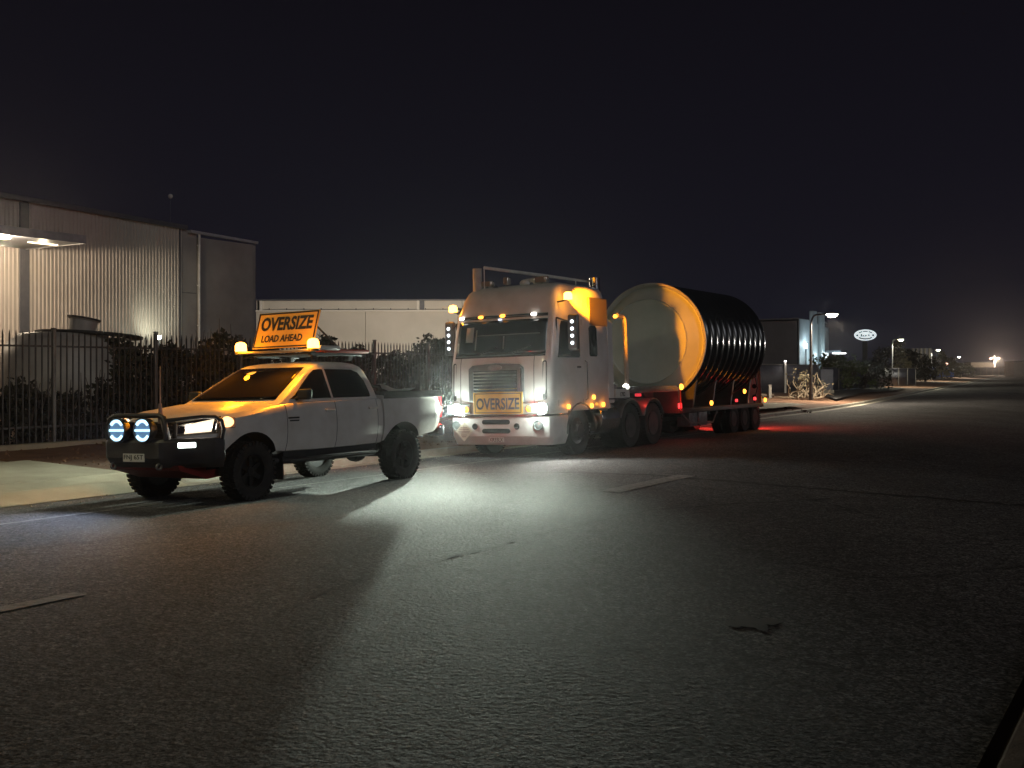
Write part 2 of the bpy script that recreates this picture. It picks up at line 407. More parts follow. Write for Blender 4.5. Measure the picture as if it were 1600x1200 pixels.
M_SIGN = noisy('yellow_sign_sheeting', (0.78, 0.46, 0.055), (0.66, 0.38, 0.05), 3, 0.5, lo=0.3, hi=0.75)
M_SIGNTXT = pbr('black_sign_ink', (0.012, 0.010, 0.009), 0.6)
M_PLATE = pbr('plate_white', (0.62, 0.62, 0.60), 0.45)
M_SEAM = pbr('panel_gap', (0.006, 0.006, 0.006), 0.9)
E_WARM = glow('headlamp_glow', (1.0, 0.86, 0.66), 5)
E_COOL = glow('led_cool_glow', (0.50, 0.80, 1.0), 1.9)
E_FOG = glow('led_fog_glow', (0.86, 1.0, 0.90), 9)
E_TRUCK = glow('truck_headlamp_glow', (0.86, 1.0, 0.92), 16)
E_AMBER = glow('amber_glow', (1.0, 0.34, 0.035), 5)
E_AMBERLOW = glow('amber_dim_glow', (1.0, 0.46, 0.06), 1.6)
E_BEACON = glow('beacon_glow', (1.0, 0.40, 0.05), 14)
E_RED = glow('red_glow', (1.0, 0.045, 0.05), 2.2)
E_REDDIM = glow('red_dim_glow', (1.0, 0.05, 0.07), 0.8)
E_WHITE = glow('white_glow', (1.0, 0.96, 0.88), 8)
AMBER = (1.0, 0.31, 0.005); RED = (1.0, 0.045, 0.03)

def tyre_mb(r, w, lugs=34, lug=0.022, rim=0.58):
    """tyre lying round the Y axis, centred"""
    mb = MB(); h = w/2
    prof = [(r*rim, -h*0.72), (r*0.70, -h*0.98), (r*0.86, -h*1.02), (r*0.955, -h*0.92), (r*0.985, -h*0.7), (r*0.988, 0), (r*0.985, h*0.7), (r*0.955, h*0.92), (r*0.86, h*1.02), (r*0.70, h*0.98), (r*rim, h*0.72)]
    mb.lathe([(a, b) for a, b in prof]+[(r*rim*0.98, 0)], axis='Y', n=48, close=True)
    for k in range(lugs):
        for row, off in ((-0.62, 0), (0.0, 0.5), (0.62, 0.25)):
            th = 2*math.pi*(k+off)/lugs
            rot = Matrix.Rotation(th, 3, 'Y')
            L_ = 2*math.pi*r/lugs*0.62
            mb.box(rot @ Vector((0, row*w*0.62, r-lug*0.3)), (L_, w*0.30, lug), rot)
        if lug > 0.015:
            for sgn in (-1, 1):
                rot = Matrix.Rotation(2*math.pi*(k+0.3)/lugs, 3, 'Y')
                mb.box(rot @ Vector((0, sgn*h*0.99, r*0.93)), (2*math.pi*r/lugs*0.5, 0.02, r*0.09), rot)
    return mb
def rim_mb(r, w, spokes=6, side=1, dish=0.03):
    mb = MB(); s = side
    mb.lathe([(r, -s*w*0.35), (r*1.02, s*w*0.40), (r*0.92, s*w*0.42), (r*0.86, s*w*0.2), (r*0.80, -s*w*0.1), (0.001, -s*w*0.12)], axis='Y', n=32)
    for k in range(spokes):
        rot = Matrix.Rotation(2*math.pi*k/spokes, 3, 'Y')
        mb.box(rot @ Vector((0, s*w*0.16, r*0.5)), (r*0.26, w*0.12, r*0.82), rot)
    mb.lathe([(r*0.26, 0), (r*0.24, s*w*0.26), (r*0.15, s*w*0.30), (0.001, s*w*0.30)], axis='Y', n=20)
    for k in range(6):
        th = 2*math.pi*k/6
        mb.cyl((r*0.33*math.cos(th), s*w*0.18, r*0.33*math.sin(th)), (r*0.33*math.cos(th), s*w*0.27, r*0.33*math.sin(th)), r*0.045, n=6)
    return mb
def interp(tab, z):
    for a, b in zip(tab, tab[1:]):
        if z <= b[0]:
            f = max(0.0, (z-a[0])/(b[0]-a[0])); return [p+(q-p)*f for p, q in zip(a, b)]
    return list(tab[-1])
def front_x(row, y):
    z, xf, xr, hw, bow = row[:5]
    return xf-bow*(abs(y)/hw)**2.3
def cab_ring(row, cr):
    """closed horizontal outline: bowed front, straight sides, flat rear"""
    z, xf, xr, hw, bow = row[:5]
    half = []
    yk = hw-cr
    for f in (0, 0.25, 0.5, 0.75, 0.9, 1.0):
        y = yk*f; half.append((front_x(row, y), y))
    x0 = front_x(row, yk)
    for th in (25, 50, 75, 90): half.append((x0-cr*1.2*(1-math.cos(R(th))), yk+cr*math.sin(R(th))))
    xs = half[-1][0]; xe = xr+cr
    for f in (0.33, 0.66, 1.0): half.append((xs+(xe-xs)*f, hw))
    for th in (30, 60, 90): half.append((xe-cr*math.sin(R(th)), hw-cr*(1-math.cos(R(th)))))
    half.append((xr, yk*0.5)); half.append((xr, 0))
    pts = half+[(x, -y) for x, y in reversed(half[1:-1])]
    return [Vector((x, y, z)) for x, y in pts]

# ------------------------------------------------------------------ pilot ute
UF = Vector((-0.512, -0.859, 0)).normalized(); UL = Vector((-UF.y, UF.x, 0))
u0 = Vector((-3.43, 14.78, 0))-UL*1.12
u_t = u0.x*DY-u0.y*DX
u0.z = road_z(u_t)-0.01
ute = empty('pilot_ute', u0, (0, 0, 0), label='white dual-cab pilot ute with bullbar, amber beacons and a roof sign reading OVERSIZE LOAD AHEAD', cat='ute')
ute.rotation_mode = 'QUATERNION'
ute.rotation_quaternion = Matrix((UF, UL, Vector((0, 0, 1)))).transposed().to_quaternion() @ Quaternion((1, 0, 0), 0.028)
U = ute
SX, SY = 1.12, 1.11
ute.scale = (SX, SY, 1.02)
WR = 0.405
# lower body: stations (x, bottom, shoulder, top centre, half width, half width at shoulder)
st = [(0.85, 0.78, 1.03, 1.09, 0.42, 0.39), (0.82, 0.74, 1.05, 1.115, 0.51, 0.47), (0.755, 0.69, 1.075, 1.14, 0.60, 0.56), (0.66, 0.65, 1.10, 1.17, 0.70, 0.65), (0.54, 0.62, 1.125, 1.205, 0.81, 0.74), (0.42, 0.61, 1.15, 1.23, 0.89, 0.80), (0.30, 0.60, 1.17, 1.255, 0.92, 0.83), (0.0, 0.60, 1.21, 1.29, 0.93, 0.84), (-0.30, 0.60, 1.25, 1.325, 0.93, 0.85), (-0.62, 0.58, 1.285, 1.34, 0.925, 0.86), (-1.2, 0.57, 1.30, 1.33, 0.92, 0.865), (-2.0, 0.57, 1.31, 1.33, 0.92, 0.868), (-2.56, 0.58, 1.315, 1.33, 0.92, 0.87), (-2.60, 0.60, 1.30, 1.32, 0.91, 0.86)]
def body_half(x, zb, zs, zt, hw, hs):
    d = zt-zs
    return [(0, zb), (hw*0.82, zb), (hw-0.045, zb+0.05), (hw-0.012, zb+0.16), (hw+0.004, zb+(zs-zb)*0.42), (hw+0.006, zb+(zs-zb)*0.62), (hw-0.004, zs-0.14), (hw-0.022, zs-0.055), (hs+0.02, zs-0.012), (hs-0.02, zs+0.10*d), (hs-0.12, zs+0.42*d), (hs-0.15, zs+0.62*d), (hs*0.5, zs+0.88*d), (0, zt)]
def section(x, half): return [Vector((x, y, z)) for y, z in half]+[Vector((x, -y, z)) for y, z in reversed(half[1:-1])]
def cut_arches(o, xs, r, y0=0.60, zc=None):
    mods = []
    for x in xs:
        for s in (-1, 1):
            c = MB().cyl((x, s*y0, zc), (x, s*1.4, zc), r, n=40)
            c.box((x, s*(y0+1.4)/2, zc-0.3), (2*r*0.985, 1.4-y0-0.002, 0.6))
            co = c.build('cutter', M_SEAM, U); co.hide_render = True; mods.append(co)
            b = o.modifiers.new('arch', 'BOOLEAN'); b.operation = 'DIFFERENCE'; b.solver = 'EXACT'; b.object = co
    bpy.context.view_layer.update()
    me = bpy.data.meshes.new_from_object(o.evaluated_get(bpy.context.evaluated_depsgraph_get()))
    o.modifiers.clear(); o.data = me
    me.materials.append(M_PLAST)
    for p in me.polygons:
        c = p.center
        if abs(c.y) < 0.885 and c.z < zc+r+0.02 and any(math.hypot(c.x-x, c.z-zc) < r+0.03 for x in xs) and abs(p.normal.y) < 0.999+0.01 and (abs(c.y) < y0+0.02 or abs(p.normal.y) < 0.3): p.material_index = len(me.materials)-1
    me.polygons.foreach_set('use_smooth', [True]*len(me.polygons)); me.set_sharp_from_angle(angle=R(32))
    for c in mods: bpy.data.objects.remove(c)
mb = MB(); mb.rings([section(a[0], body_half(*a)) for a in st])
body = mb.build('body', M_WHITE, U, sharp=32); cut_arches(body, [0.0], 0.475, 0.60, 0.45)
# tray
tb = [(-2.62, 0.60, 1.36, 1.36, 0.92, 0.885), (-3.4, 0.62, 1.37, 1.37, 0.925, 0.89), (-3.88, 0.68, 1.375, 1.375, 0.92, 0.885), (-4.06, 0.74, 1.375, 1.375, 0.885, 0.855), (-4.10, 0.80, 1.35, 1.35, 0.855, 0.835)]
mb = MB(); mb.rings([section(a[0], body_half(*a)) for a in tb])
tray = mb.build('tray', M_WHITE, U, sharp=32); cut_arches(tray, [-3.085], 0.475, 0.60, 0.45)
# greenhouse
gh = [(1.25, -0.30, -2.60, 0.872, 0.12), (1.34, -0.47, -2.585, 0.850, 0.13), (1.55, -0.80, -2.545, 0.775, 0.14), (1.74, -1.10, -2.475, 0.706, 0.15), (1.81, -1.23, -2.42, 0.672, 0.15), (1.855, -1.34, -2.35, 0.615, 0.14), (1.885, -1.50, -2.24, 0.50, 0.10), (1.900, -1.70, -2.05, 0.30, 0.05)]
mb = MB(); mb.rings([cab_ring(r, 0.07) for r in gh]); mb.build('cabin', M_WHITE, U, sharp=50)
GT = [(r[0], r) for r in gh]
def gh_row(z): return [z]+interp(gh, z)[1:]
def side_y(z): return gh_row(z)[3]
ws = MB(); ws.grid(lambda u, v: (lambda z: (lambda r: (lambda y: Vector((front_x(r, y)+0.006, y, z+0.004)))((u*2-1)*(r[3]-0.085)))(gh_row(z)))(1.345+v*0.455), 16, 10)
ws.build('windscreen', pbr('windscreen_glass', (0.010, 0.009, 0.009), 0.03, 0.0, 0.0, 0.10), U, fix=True, solid=0.006)
for sgn in (1, -1):
    def win(poly, name):
        mb = MB(); n = len(poly)
        a = [Vector((x, sgn*(side_y(z)+0.006), z)) for x, z in poly]; b = [Vector((x, sgn*(side_y(z)-0.006), z)) for x, z in poly]
        mb.add(a+b, [tuple(range(n))]+[(i, (i+1) % n, n+(i+1) % n, n+i) for i in range(n)])
        return mb.build(name, M_GLASS, U)
    win([(-0.74, 1.345), (-0.86, 1.40), (-1.05, 1.55), (-1.26, 1.70), (-1.38, 1.765), (-1.52, 1.775), (-1.555, 1.77), (-1.555, 1.345)], 'side_window')
    win([(-1.60, 1.345), (-1.60, 1.775), (-2.16, 1.765), (-2.28, 1.72), (-2.36, 1.60), (-2.40, 1.42), (-2.395, 1.36), (-2.37, 1.345)], 'side_window')
    # door gaps, handles
    for x in (-0.61, -1.578, -2.47):
        row = interp([(-q[0],)+q[1:] for q in st], -x); hp_ = body_half(*row)
        m_ = MB(); m_.ringtube([Vector((x, sgn*(y-0.002), z)) for y, z in hp_[2:9]], 0.0055, n=6); m_.build('door_gap', pbr('gap_shade', (0.07, 0.066, 0.062), 0.9), U)
    for x in (-1.44, -2.36):
        m_ = MB(); m_.box((x, sgn*0.925, 1.17), (0.19, 0.045, 0.035)); m_.build('door_handle', M_WHITE, U, bevel=0.012)
    m_ = MB(); m_.box((-1.0, sgn*0.965, 1.42), (0.10, 0.20, 0.15))
    mir = m_.build('side_mirror', M_PLAST, U, bevel=0.035, seg=3); mir.location = (0.13, sgn*0.03, -0.01)
    m_ = MB(); m_.ringtube([(-0.85, sgn*0.86, 1.345), (-0.86, sgn*0.93, 1.38)], 0.025); m_.build('mirror_arm', M_PLAST, mir).location = (-0.13, -sgn*0.03, 0.01)
    # flares and sill step
    for xc in (0.0, -3.085):
        m_ = MB(); m_.prism([(xc+0.465*math.cos(R(180*k/16)), 0.45+0.465*math.sin(R(180*k/16))) for k in range(17)], sgn*0.59, sgn*0.61); m_.build('wheel_well', M_SEAM, U)
    m_ = MB(); m_.ringtube([(-0.50, sgn*0.80, 0.50), (-0.62, sgn*0.93, 0.49), (-2.35, sgn*0.93, 0.49), (-2.47, sgn*0.80, 0.50)], 0.042, n=10); m_.build('side_step', M_BLACK, U)
    m_ = MB(); m_.box((-1.55, sgn*0.80, 0.58), (1.9, 0.10, 0.10)); m_.build('sill', M_BLACK, U)
# badge on the front wing
m_ = MB(); m_.box((-0.73, 0.928, 1.085), (0.20, 0.012, 0.022)); m_.box((-0.74, 0.928, 1.045), (0.17, 0.012, 0.018)); m_.build('wing_badge', M_PLAST, U)
# mud flap and underbody
for s in (1, -1):
    m_ = MB(); m_.box((-0.52, s*0.80, 0.40), (0.02, 0.24, 0.32)); m_.build('mud_flap', M_PLAST, U)
m_ = MB(); m_.box((-1.7, 0.42, 0.55), (4.6, 0.12, 0.16)); m_.box((-1.7, -0.42, 0.55), (4.6, 0.12, 0.16)); m_.cyl((-3.085, -0.75, 0.415), (-3.085, 0.75, 0.415), 0.055); m_.lathe([(0.001, -0.16), (0.13, -0.1), (0.15, 0), (0.13, 0.1), (0.001, 0.16)], (-3.085, 0, 0.415), 'X', 16)
m_.box((-2.4, -0.2, 0.52), (0.9, 0.5, 0.22)); m_.cyl((-3.3, 0.3, 0.5), (-4.2, 0.3, 0.52), 0.04); m_.build('underbody', M_CHASSIS, U, bevel=0.01)
m_ = MB(); m_.prism([(0.45, 0.33), (0.86, 0.47), (0.90, 0.54), (0.2, 0.50), (0.1, 0.36)], -0.60, 0.60); m_.build('bash_plate', M_REDTRIM, U)
# wheels
for xc, sgn, steer in ((0.0, 1, -4), (0.0, -1, -4), (-3.085, 1, 0), (-3.085, -1, 0)):
    w = tyre_mb(WR, 0.25, 36, 0.018).build('wheel', M_RUBBER, U, sharp=30)
    w.location = (xc, sgn*0.83, WR/1.02); w.scale = (1/SX, 1/SY, 1/1.02)
    rim_mb(WR*0.575, 0.23, 6, sgn).build('rim', M_RIM, w, sharp=30)
# front: grille, headlamps, bullbar
m_ = MB(); m_.box((0.845, 0, 0.95), (0.04, 1.06, 0.30)); m_.build('grille', M_PLAST, U, bevel=0.02)
m_ = MB()
for k in range(5): m_.box((0.870, 0, 0.85+k*0.05), (0.02, 0.98, 0.015))
m_.build('grille_bar', M_BLACK, U)
def fy(y): return 0.86-0.40*max(0.0, (abs(y)-0.42)/0.45)**1.15          # nose plan line
for sgn in (1, -1):
    hl = MB(); hl.grid(lambda u, v: Vector((fy(0.46+u*0.40)+0.035-0.05*v, sgn*(0.46+u*0.40), (0.905+0.03*u)+v*(0.165+0.055*u))), 10, 4)
    h_ = hl.build('headlamp', pbr('lamp_chrome', (0.85, 0.78, 0.68), 0.12, 1.0), U, solid=0.02)
    hl = MB(); hl.grid(lambda u, v: Vector((fy(0.59+u*0.225)+0.056-0.05*v, sgn*(0.59+u*0.225), (0.940+0.02*u)+v*(0.115+0.045*u))), 8, 3)
    hl.build('headlamp_lens', glow('headlamp_dim', (1.0, 0.80, 0.58), 1.5), h_, solid=0.008)
    for uu, rr in ((0.62, 0.040), (0.72, 0.046), (0.79, 0.034)):
        pj = MB(); pj.lathe([(rr, -0.02), (rr, 0.010), (rr*0.7, 0.016), (0.001, 0.018)], (fy(uu)+0.045, sgn*uu, 1.005+0.12*(uu-0.6)), 'X', 18); pj.build('projector', glow('projector_glow', (1.0, 0.90, 0.74), 14), h_)
    il = MB(); il.lathe([(0.055, -0.02), (0.05, 0.012), (0.03, 0.02), (0.001, 0.022)], axis='Y', n=20)
    i_ = il.build('indicator', glow('indicator_glow', (1.0, 0.50, 0.20), 3.2), U); i_.location = (0.40, sgn*0.905, 1.075); i_.scale = (1.5, sgn, 1.3)
    i_.rotation_euler = (0, 0, R(-sgn*28))
    il = MB(); il.box((0, 0, 0), (0.22, 0.02, 0.14)); ih = il.build('indicator_housing', pbr('smoked_lens', (0.52, 0.36, 0.27), 0.2, 0.2), U, bevel=0.03); ih.location = (0.40, sgn*0.89, 1.065); ih.rotation_euler = (0, 0, R(-sgn*24))
# bullbar: wide folded bumper with wings, hoops round the lamps
def bumper_ring(z, out, wing):
    half = [(1.03+out, 0), (1.03+out, 0.45), (0.99+out, 0.52), (0.78+out*0.7, 0.745), (0.62+out*0.3, 0.93+wing), (0.50, 0.965+wing), (0.46, 0.90), (0.52, 0.70), (0.66, 0.40), (0.68, 0)]
    return [Vector((x, y, z)) for x, y in half]+[Vector((x, -y, z)) for x, y in reversed(half[1:-1])]
m_ = MB(); m_.rings([bumper_ring(0.50, -0.16, -0.06), bumper_ring(0.56, -0.04, -0.02), bumper_ring(0.64, 0.015, 0), bumper_ring(0.84, 0.02, 0.0), bumper_ring(0.885, -0.02, -0.015)])
bb = m_.build('bullbar', M_BLACK, U, sharp=25, bevel=0.012)
m_ = MB()
m_.ringtube([(0.98, -0.50, 0.87), (0.985, -0.50, 1.05), (0.97, -0.46, 1.155), (0.965, -0.38, 1.185), (0.965, 0.38, 1.185), (0.97, 0.46, 1.155), (0.985, 0.50, 1.05), (0.98, 0.50, 0.87)], 0.032, n=12)
for s in (1, -1):
    m_.ringtube([(0.97, s*0.50, 1.12), (0.85, s*0.64, 1.135), (0.70, s*0.79, 1.155), (0.58, s*0.89, 1.15), (0.52, s*0.935, 1.10), (0.50, s*0.945, 0.98), (0.52, s*0.935, 0.86)], 0.026, n=10)
m_.build('hoop', M_BLACK, bb)
for s in (1, -1):
    # triangular gusset plates beside the grille
    m_ = MB()
    for a, b in (((0.96, s*0.47, 0.89), (0.955, s*0.40, 1.13)), ((0.955, s*0.40, 1.13), (0.955, s*0.46, 1.13)), ((0.955, s*0.46, 1.13), (0.96, s*0.545, 0.89)), ((0.96, s*0.545, 0.89), (0.96, s*0.47, 0.89))):
        m_.ringtube([a, b], 0.016, n=6)
    m_.build('gusset', pbr('headlit_gusset', (0.55, 0.54, 0.52), 0.4, 0.8), bb)  # pale colour stands for headlamp light on the uprights
    f_ = MB(); f_.box((0.835, s*0.69, 0.80), (0.03, 0.205, 0.07), Matrix.Rotation(R(-s*44), 3, 'Z').transposed()); f_.build('fog_lamp', E_FOG, U, bevel=0.012)
    # round driving lamps with arc-bar-arc light pattern
    dl = MB(); dl.lathe([(0.07, -0.09), (0.105, -0.05), (0.115, 0.0), (0.115, 0.025), (0.105, 0.028), (0.10, 0.012), (0.001, 0.010)], axis='X', n=36)
    d_ = dl.build('driving_lamp', M_BLACK, U); d_.location = (1.06, s*0.225, 1.0); d_.scale = (1.3, 1.5/SY, 1.45/1.02)
    g_ = MB(); g_.box((0.020, 0, 0), (0.012, 0.185, 0.020))
    for a0, a1 in ((35, 145), (215, 325)):
        rs = []
        for k in range(13):
            th = R(a0+(a1-a0)*k/12)
            rs.append([Vector((x, rr*math.cos(th), rr*math.sin(th))) for x, rr in ((0.014, 0.072), (0.026, 0.072), (0.026, 0.098), (0.014, 0.098))])
        g_.rings(rs)
    g_.build('led_pattern', E_COOL, d_)
    m_ = MB(); m_.lathe([(0.098, 0.0), (0.098, 0.0125), (0.001, 0.013)], axis='X', n=28); m_.build('driving_lens', glow('driving_lens_glow', (0.20, 0.38, 0.62), 0.35), d_)
    # tow eye
    m_ = MB(); m_.lathe([(0.028, -0.012), (0.045, -0.012), (0.045, 0.012), (0.028, 0.012)], (1.0, s*0.40, 0.53), 'Y', 14, close=True); m_.build('tow_eye', M_STEEL, bb)
m_ = MB(); m_.box((1.045, 0.02, 0.645), (0.008, 0.372, 0.107)); np_ = m_.build('number_plate', M_PLATE, U, bevel=0.004)
def face_fwd(tilt=0): return Matrix(((0, 0, 1), (1, 0, 0), (0, 1, 0))).to_euler()     # text reading left to right seen from the front
lettering('plate_lettering', 'FNJ 65T', 0.078, M_SIGNTXT, np_, (1.050, 0.02, 0.645), face_fwd(), 0.335, 0.012)
m_ = MB(); m_.ringtube([(0.93, 0.36, 1.08), (0.93, 0.36, 1.20), (0.93, 0.36, 1.34)], [0.032, 0.030, 0.018]); m_.ringtube([(0.93, 0.36, 1.24), (0.93, 0.37, 1.82)], [0.010, 0.006], n=8); m_.build('aerial', pbr('aerial_fibreglass', (0.30, 0.20, 0.18), 0.5), U)
m_ = MB(); m_.cyl((0.80, -0.30, 1.15), (0.84, -0.30, 1.20), 0.035); m_.build('washer_cap', M_CHROME, U)
# tail lamp, rear bumper
for s in (1, -1):
    m_ = MB(); m_.box((-4.08, s*0.832, 1.14), (0.08, 0.11, 0.36)); m_.build('tail_lamp', E_RED if s > 0 else E_REDDIM, U, bevel=0.02)
    m_ = MB(); m_.box((-4.16, s*0.66, 0.74), (0.14, 0.40, 0.20)); m_.build('rear_bumper', M_CHROME, U, bevel=0.04)
m_ = MB(); m_.box((-4.16, 0, 0.68), (0.12, 0.90, 0.14)); m_.build('rear_step', M_BLACK, U, bevel=0.02)
m_ = MB(); m_.box((-3.38, 0, 1.395), (1.36, 1.66, 0.05)); m_.box((-3.36, 0.86, 1.36), (1.44, 0.10, 0.11)); m_.box((-3.36, -0.86, 1.36), (1.44, 0.10, 0.11)); m_.ringtube([(-2.75, -0.78, 1.39), (-2.80, -0.70, 1.50), (-2.80, 0.70, 1.50), (-2.75, 0.78, 1.39)], 0.03); m_.build('tray_cover', M_PLAST, U, bevel=0.015)
m_ = MB(); m_.grid(lambda u, v: Vector((-3.2-0.55*u, 0.15+0.5*v, 1.43+0.05*math.sin(3*u+4*v)+0.06*(1-abs(2*u-1)))), 8, 8); m_.build('loose_sheet', pbr('pale_plastic_sheet', (0.5, 0.5, 0.48), 0.4), U, solid=0.008)
# roof platform, beacons, sign
rk = MB()
for y in (-0.60, 0.60): rk.box((-1.80, y, 1.965), (1.10, 0.045, 0.05))
for k in range(6): rk.box((-1.32-0.195*k, 0, 1.975), (0.10, 1.16, 0.022))
for x in (-1.40, -2.15):
    for y in (-0.55, 0.55): rk.box((x, y, 1.915), (0.08, 0.05, 0.08))
rk.v = [(v[0]-0.16, v[1], v[2]+0.04) for v in rk.v]
rack = rk.build('roof_rack', M_BLACK, U, bevel=0.008)
lb = MB(); lb.box((-1.40, 0, 2.055), (0.12, 1.40, 0.04)); lb.build('beacon_bar', pbr('bar_aluminium', (0.55, 0.50, 0.45), 0.35, 0.9), rack, bevel=0.012)
for s in (1, -1):
    bc = MB(); bc.lathe([(0.075, 0), (0.08, 0.02), (0.078, 0.10), (0.06, 0.135), (0.02, 0.15), (0.001, 0.15)], n=24)
    b_ = bc.build('beacon', E_BEACON, U); b_.location = (-1.42, s*0.67, 2.08)
    bc = MB(); bc.cyl((0, 0, -0.04), (0, 0, 0.003), 0.082, n=24); bc.build('beacon_base', M_BLACK, b_)
m_ = MB(); m_.box((-1.68, 0.69, 2.09), (0.42, 0.13, 0.07)); m_.build('lamp_case', M_WHITE, rack, bevel=0.02)
m_ = MB(); m_.box((-2.12, 0.60, 2.05), (0.95, 0.20, 0.055)); m_.build('awning_tube', pbr('red_awning', (0.42, 0.05, 0.03), 0.6), rack, bevel=0.02)
tilt = R(17)
sgn_o = empty('roof_sign', (-1.55, -0.02, 2.12)); sgn_o.parent = U
sgn_o.rotation_euler = Matrix((Vector((0, 1, 0)), Vector((-math.sin(tilt), 0, math.cos(tilt))), Vector((math.cos(tilt), 0, math.sin(tilt))))).transposed().to_euler()
SW, SH = 1.13, 0.585
m_ = MB(); m_.box((0, SH/2, -0.012), (SW, SH, 0.02)); m_.build('sign_board', M_SIGN, sgn_o, bevel=0.004)
fr = MB()
for c, d in (((0, 0.022, 0.002), (SW-0.02, 0.022, 0.006)), ((0, SH-0.022, 0.002), (SW-0.02, 0.022, 0.006)), ((-SW/2+0.021, SH/2, 0.0015), (0.022, SH-0.07, 0.006)), ((SW/2-0.021, SH/2, 0.0015), (0.022, SH-0.07, 0.006))): fr.box(c, d)
fr.build('sign_border', M_SIGNTXT, sgn_o)
lettering('lettering', 'OVERSIZE', 0.225, M_SIGNTXT, sgn_o, (0.0, 0.395, 0.002), (0, 0, 0), 0.96, 0.034)
lettering('lettering', 'LOAD AHEAD', 0.115, M_SIGNTXT, sgn_o, (-0.04, 0.155, 0.002), (0, 0, 0), 0.76, 0.028)
for s in (1, -1): m_ = MB(); m_.ringtube([(-1.68, s*0.52, 2.42), (-2.25, s*0.52, 2.02)], 0.014, n=8); m_.build('sign_strut', M_BLACK, rack)
# its lights
for s in (1, -1):
    lamp('beacon_light', 'POINT', (-1.27, s*0.67, 2.15), 22, AMBER, 0.05, U)
    lamp('beacon_sweep', 'SPOT', (-1.27, s*0.67, 2.15), 300, AMBER, 0.05, U, (1, -s*0.2, -0.6), 95, 0.9)
lamp('headlamp_light', 'SPOT', (0.98, 0.72, 1.0), 160, (1, 0.9, 0.75), 0.05, U, (1, 0.05, -0.16), 95, 0.9)
lamp('headlamp_light', 'SPOT', (0.98, -0.72, 1.0), 160, (1, 0.9, 0.75), 0.05, U, (1, -0.05, -0.16), 95, 0.9)
lamp('driving_light', 'SPOT', (1.12, 0.21, 1.0), 180, (0.6, 0.72, 1.0), 0.05, U, (1, 0, -0.2), 110, 0.9)
lamp('driving_light', 'SPOT', (1.12, -0.21, 1.0), 180, (0.6, 0.72, 1.0), 0.05, U, (1, 0, -0.2), 110, 0.9)
lamp('tail_light', 'POINT', (-4.27, 0.80, 1.08), 26, RED, 0.06, U)
lamp('tail_light', 'POINT', (-4.27, -0.80, 1.08), 26, RED, 0.06, U)
# ------------------------------------------------------------------ prime mover
TF = Vector((-DX, -DY, 0)); TLv = Vector((DY, -DX, 0))
t0 = ST(19.0, -12.03, road_z(-12.03)-0.01)
TQ = Matrix((TF, TLv, Vector((0, 0, 1)))).transposed().to_quaternion() @ Quaternion((1, 0, 0), 0.030)
def vehicle(name, loc, label, cat):
    o = empty(name, loc, label=label, cat=cat); o.rotation_mode = 'QUATERNION'; o.rotation_quaternion = TQ; return o
M_DRIM = noisy('dark_rim', (0.035, 0.034, 0.034), (0.07, 0.065, 0.06), 5, 0.7)  # rims coloured near black
T = vehicle('prime_mover', t0, 'cream cab-over truck with lit headlights and a yellow OVERSIZE sign across its grille', 'truck')
cb = [(0.96, 0.02, -2.72, 1.235, 0.05), (1.40, 0.02, -2.72, 1.245, 0.05), (1.95, 0.0, -2.72, 1.25, 0.06), (2.14, -0.04, -2.72, 1.25, 0.08), (2.50, -0.10, -2.72, 1.245, 0.10), (2.86, -0.18, -2.72, 1.235, 0.12), (2.98, -0.20, -2.72, 1.23, 0.12), (3.12, -0.27, -2.72, 1.20, 0.13), (3.34, -0.36, -2.70, 1.17, 0.14), (3.50, -0.47, -2.69, 1.13, 0.15), (3.58, -0.58, -2.67, 1.08, 0.15), (3.63, -0.76, -2.64, 0.98, 0.13), (3.655, -1.1, -2.55, 0.80, 0.08)]
mb = MB(); mb.rings([cab_ring(r, 0.15) for r in cb]); mb.build('cab', M_CREAM, T, sharp=45)
def cb_row(z): return [z]+interp(cb, z)[1:]
def cfront(y, z, off): 
    r = cb_row(z); return Vector((front_x(r, y)+off, y, z))
def fpatch(y0, y1, z0, z1, off, nu=12, nv=6, pinch=0.0):
    m = MB(); m.grid(lambda u, v: cfront((y0+(y1-y0)*u)*(1-pinch*v), z0+(z1-z0)*v, off), nu, nv); return m
fpatch(-1.10, 1.10, 2.13, 2.855, 0.008, 20, 8, 0.015).build('windscreen', M_GLASS, T, solid=0.008)
# things faintly seen through the screen: pale curtain and bunk frames
for y0, y1, z0, z1 in ((-0.86, -0.66, 2.42, 2.74), (-0.60, -0.57, 2.25, 2.68), (0.10, 0.13, 2.25, 2.52)):
    fpatch(y0, y1, z0, z1, 0.0135, 2, 2).build('cab_curtain', pbr('curtain_behind_glass', (0.20, 0.19, 0.17), 0.6), T, solid=0.002)
fpatch(-0.55, 0.95, 2.545, 2.56, 0.0135, 8, 1).build('cab_curtain', MATS['curtain_behind_glass'], T, solid=0.002)
for y in (-0.45, 0.35):
    m = MB(); a = cfront(y, 2.16, 0.02); b = cfront(y+0.42, 2.30, 0.03); m.ringtube([a, b], 0.010, n=6); m.build('wiper', M_BLACK, T)
# visor strip with marker lamps
fpatch(-1.08, 1.08, 2.905, 2.965, 0.012, 18, 2).build('visor_strip', M_PLAST, T, solid=0.02)
for y, mt in ((-1.02, E_WHITE), (-0.50, E_AMBER), (0.05, E_AMBER), (0.78, E_WHITE)):
    m = MB(); m.lathe([(0.05, -0.02), (0.048, 0.03), (0.025, 0.045), (0.001, 0.047)], axis='X', n=16); o = m.build('marker_lamp', mt, T); o.location = cfront(y, 2.945, 0.02); o.scale = (1, 1.25, 0.7)
m = MB(); m.box(cfront(-0.02, 2.875, 0.012), (0.03, 0.07, 0.03)); m.build('camera_lamp', glow('small_white', (0.75, 0.85, 1), 2.0), T)
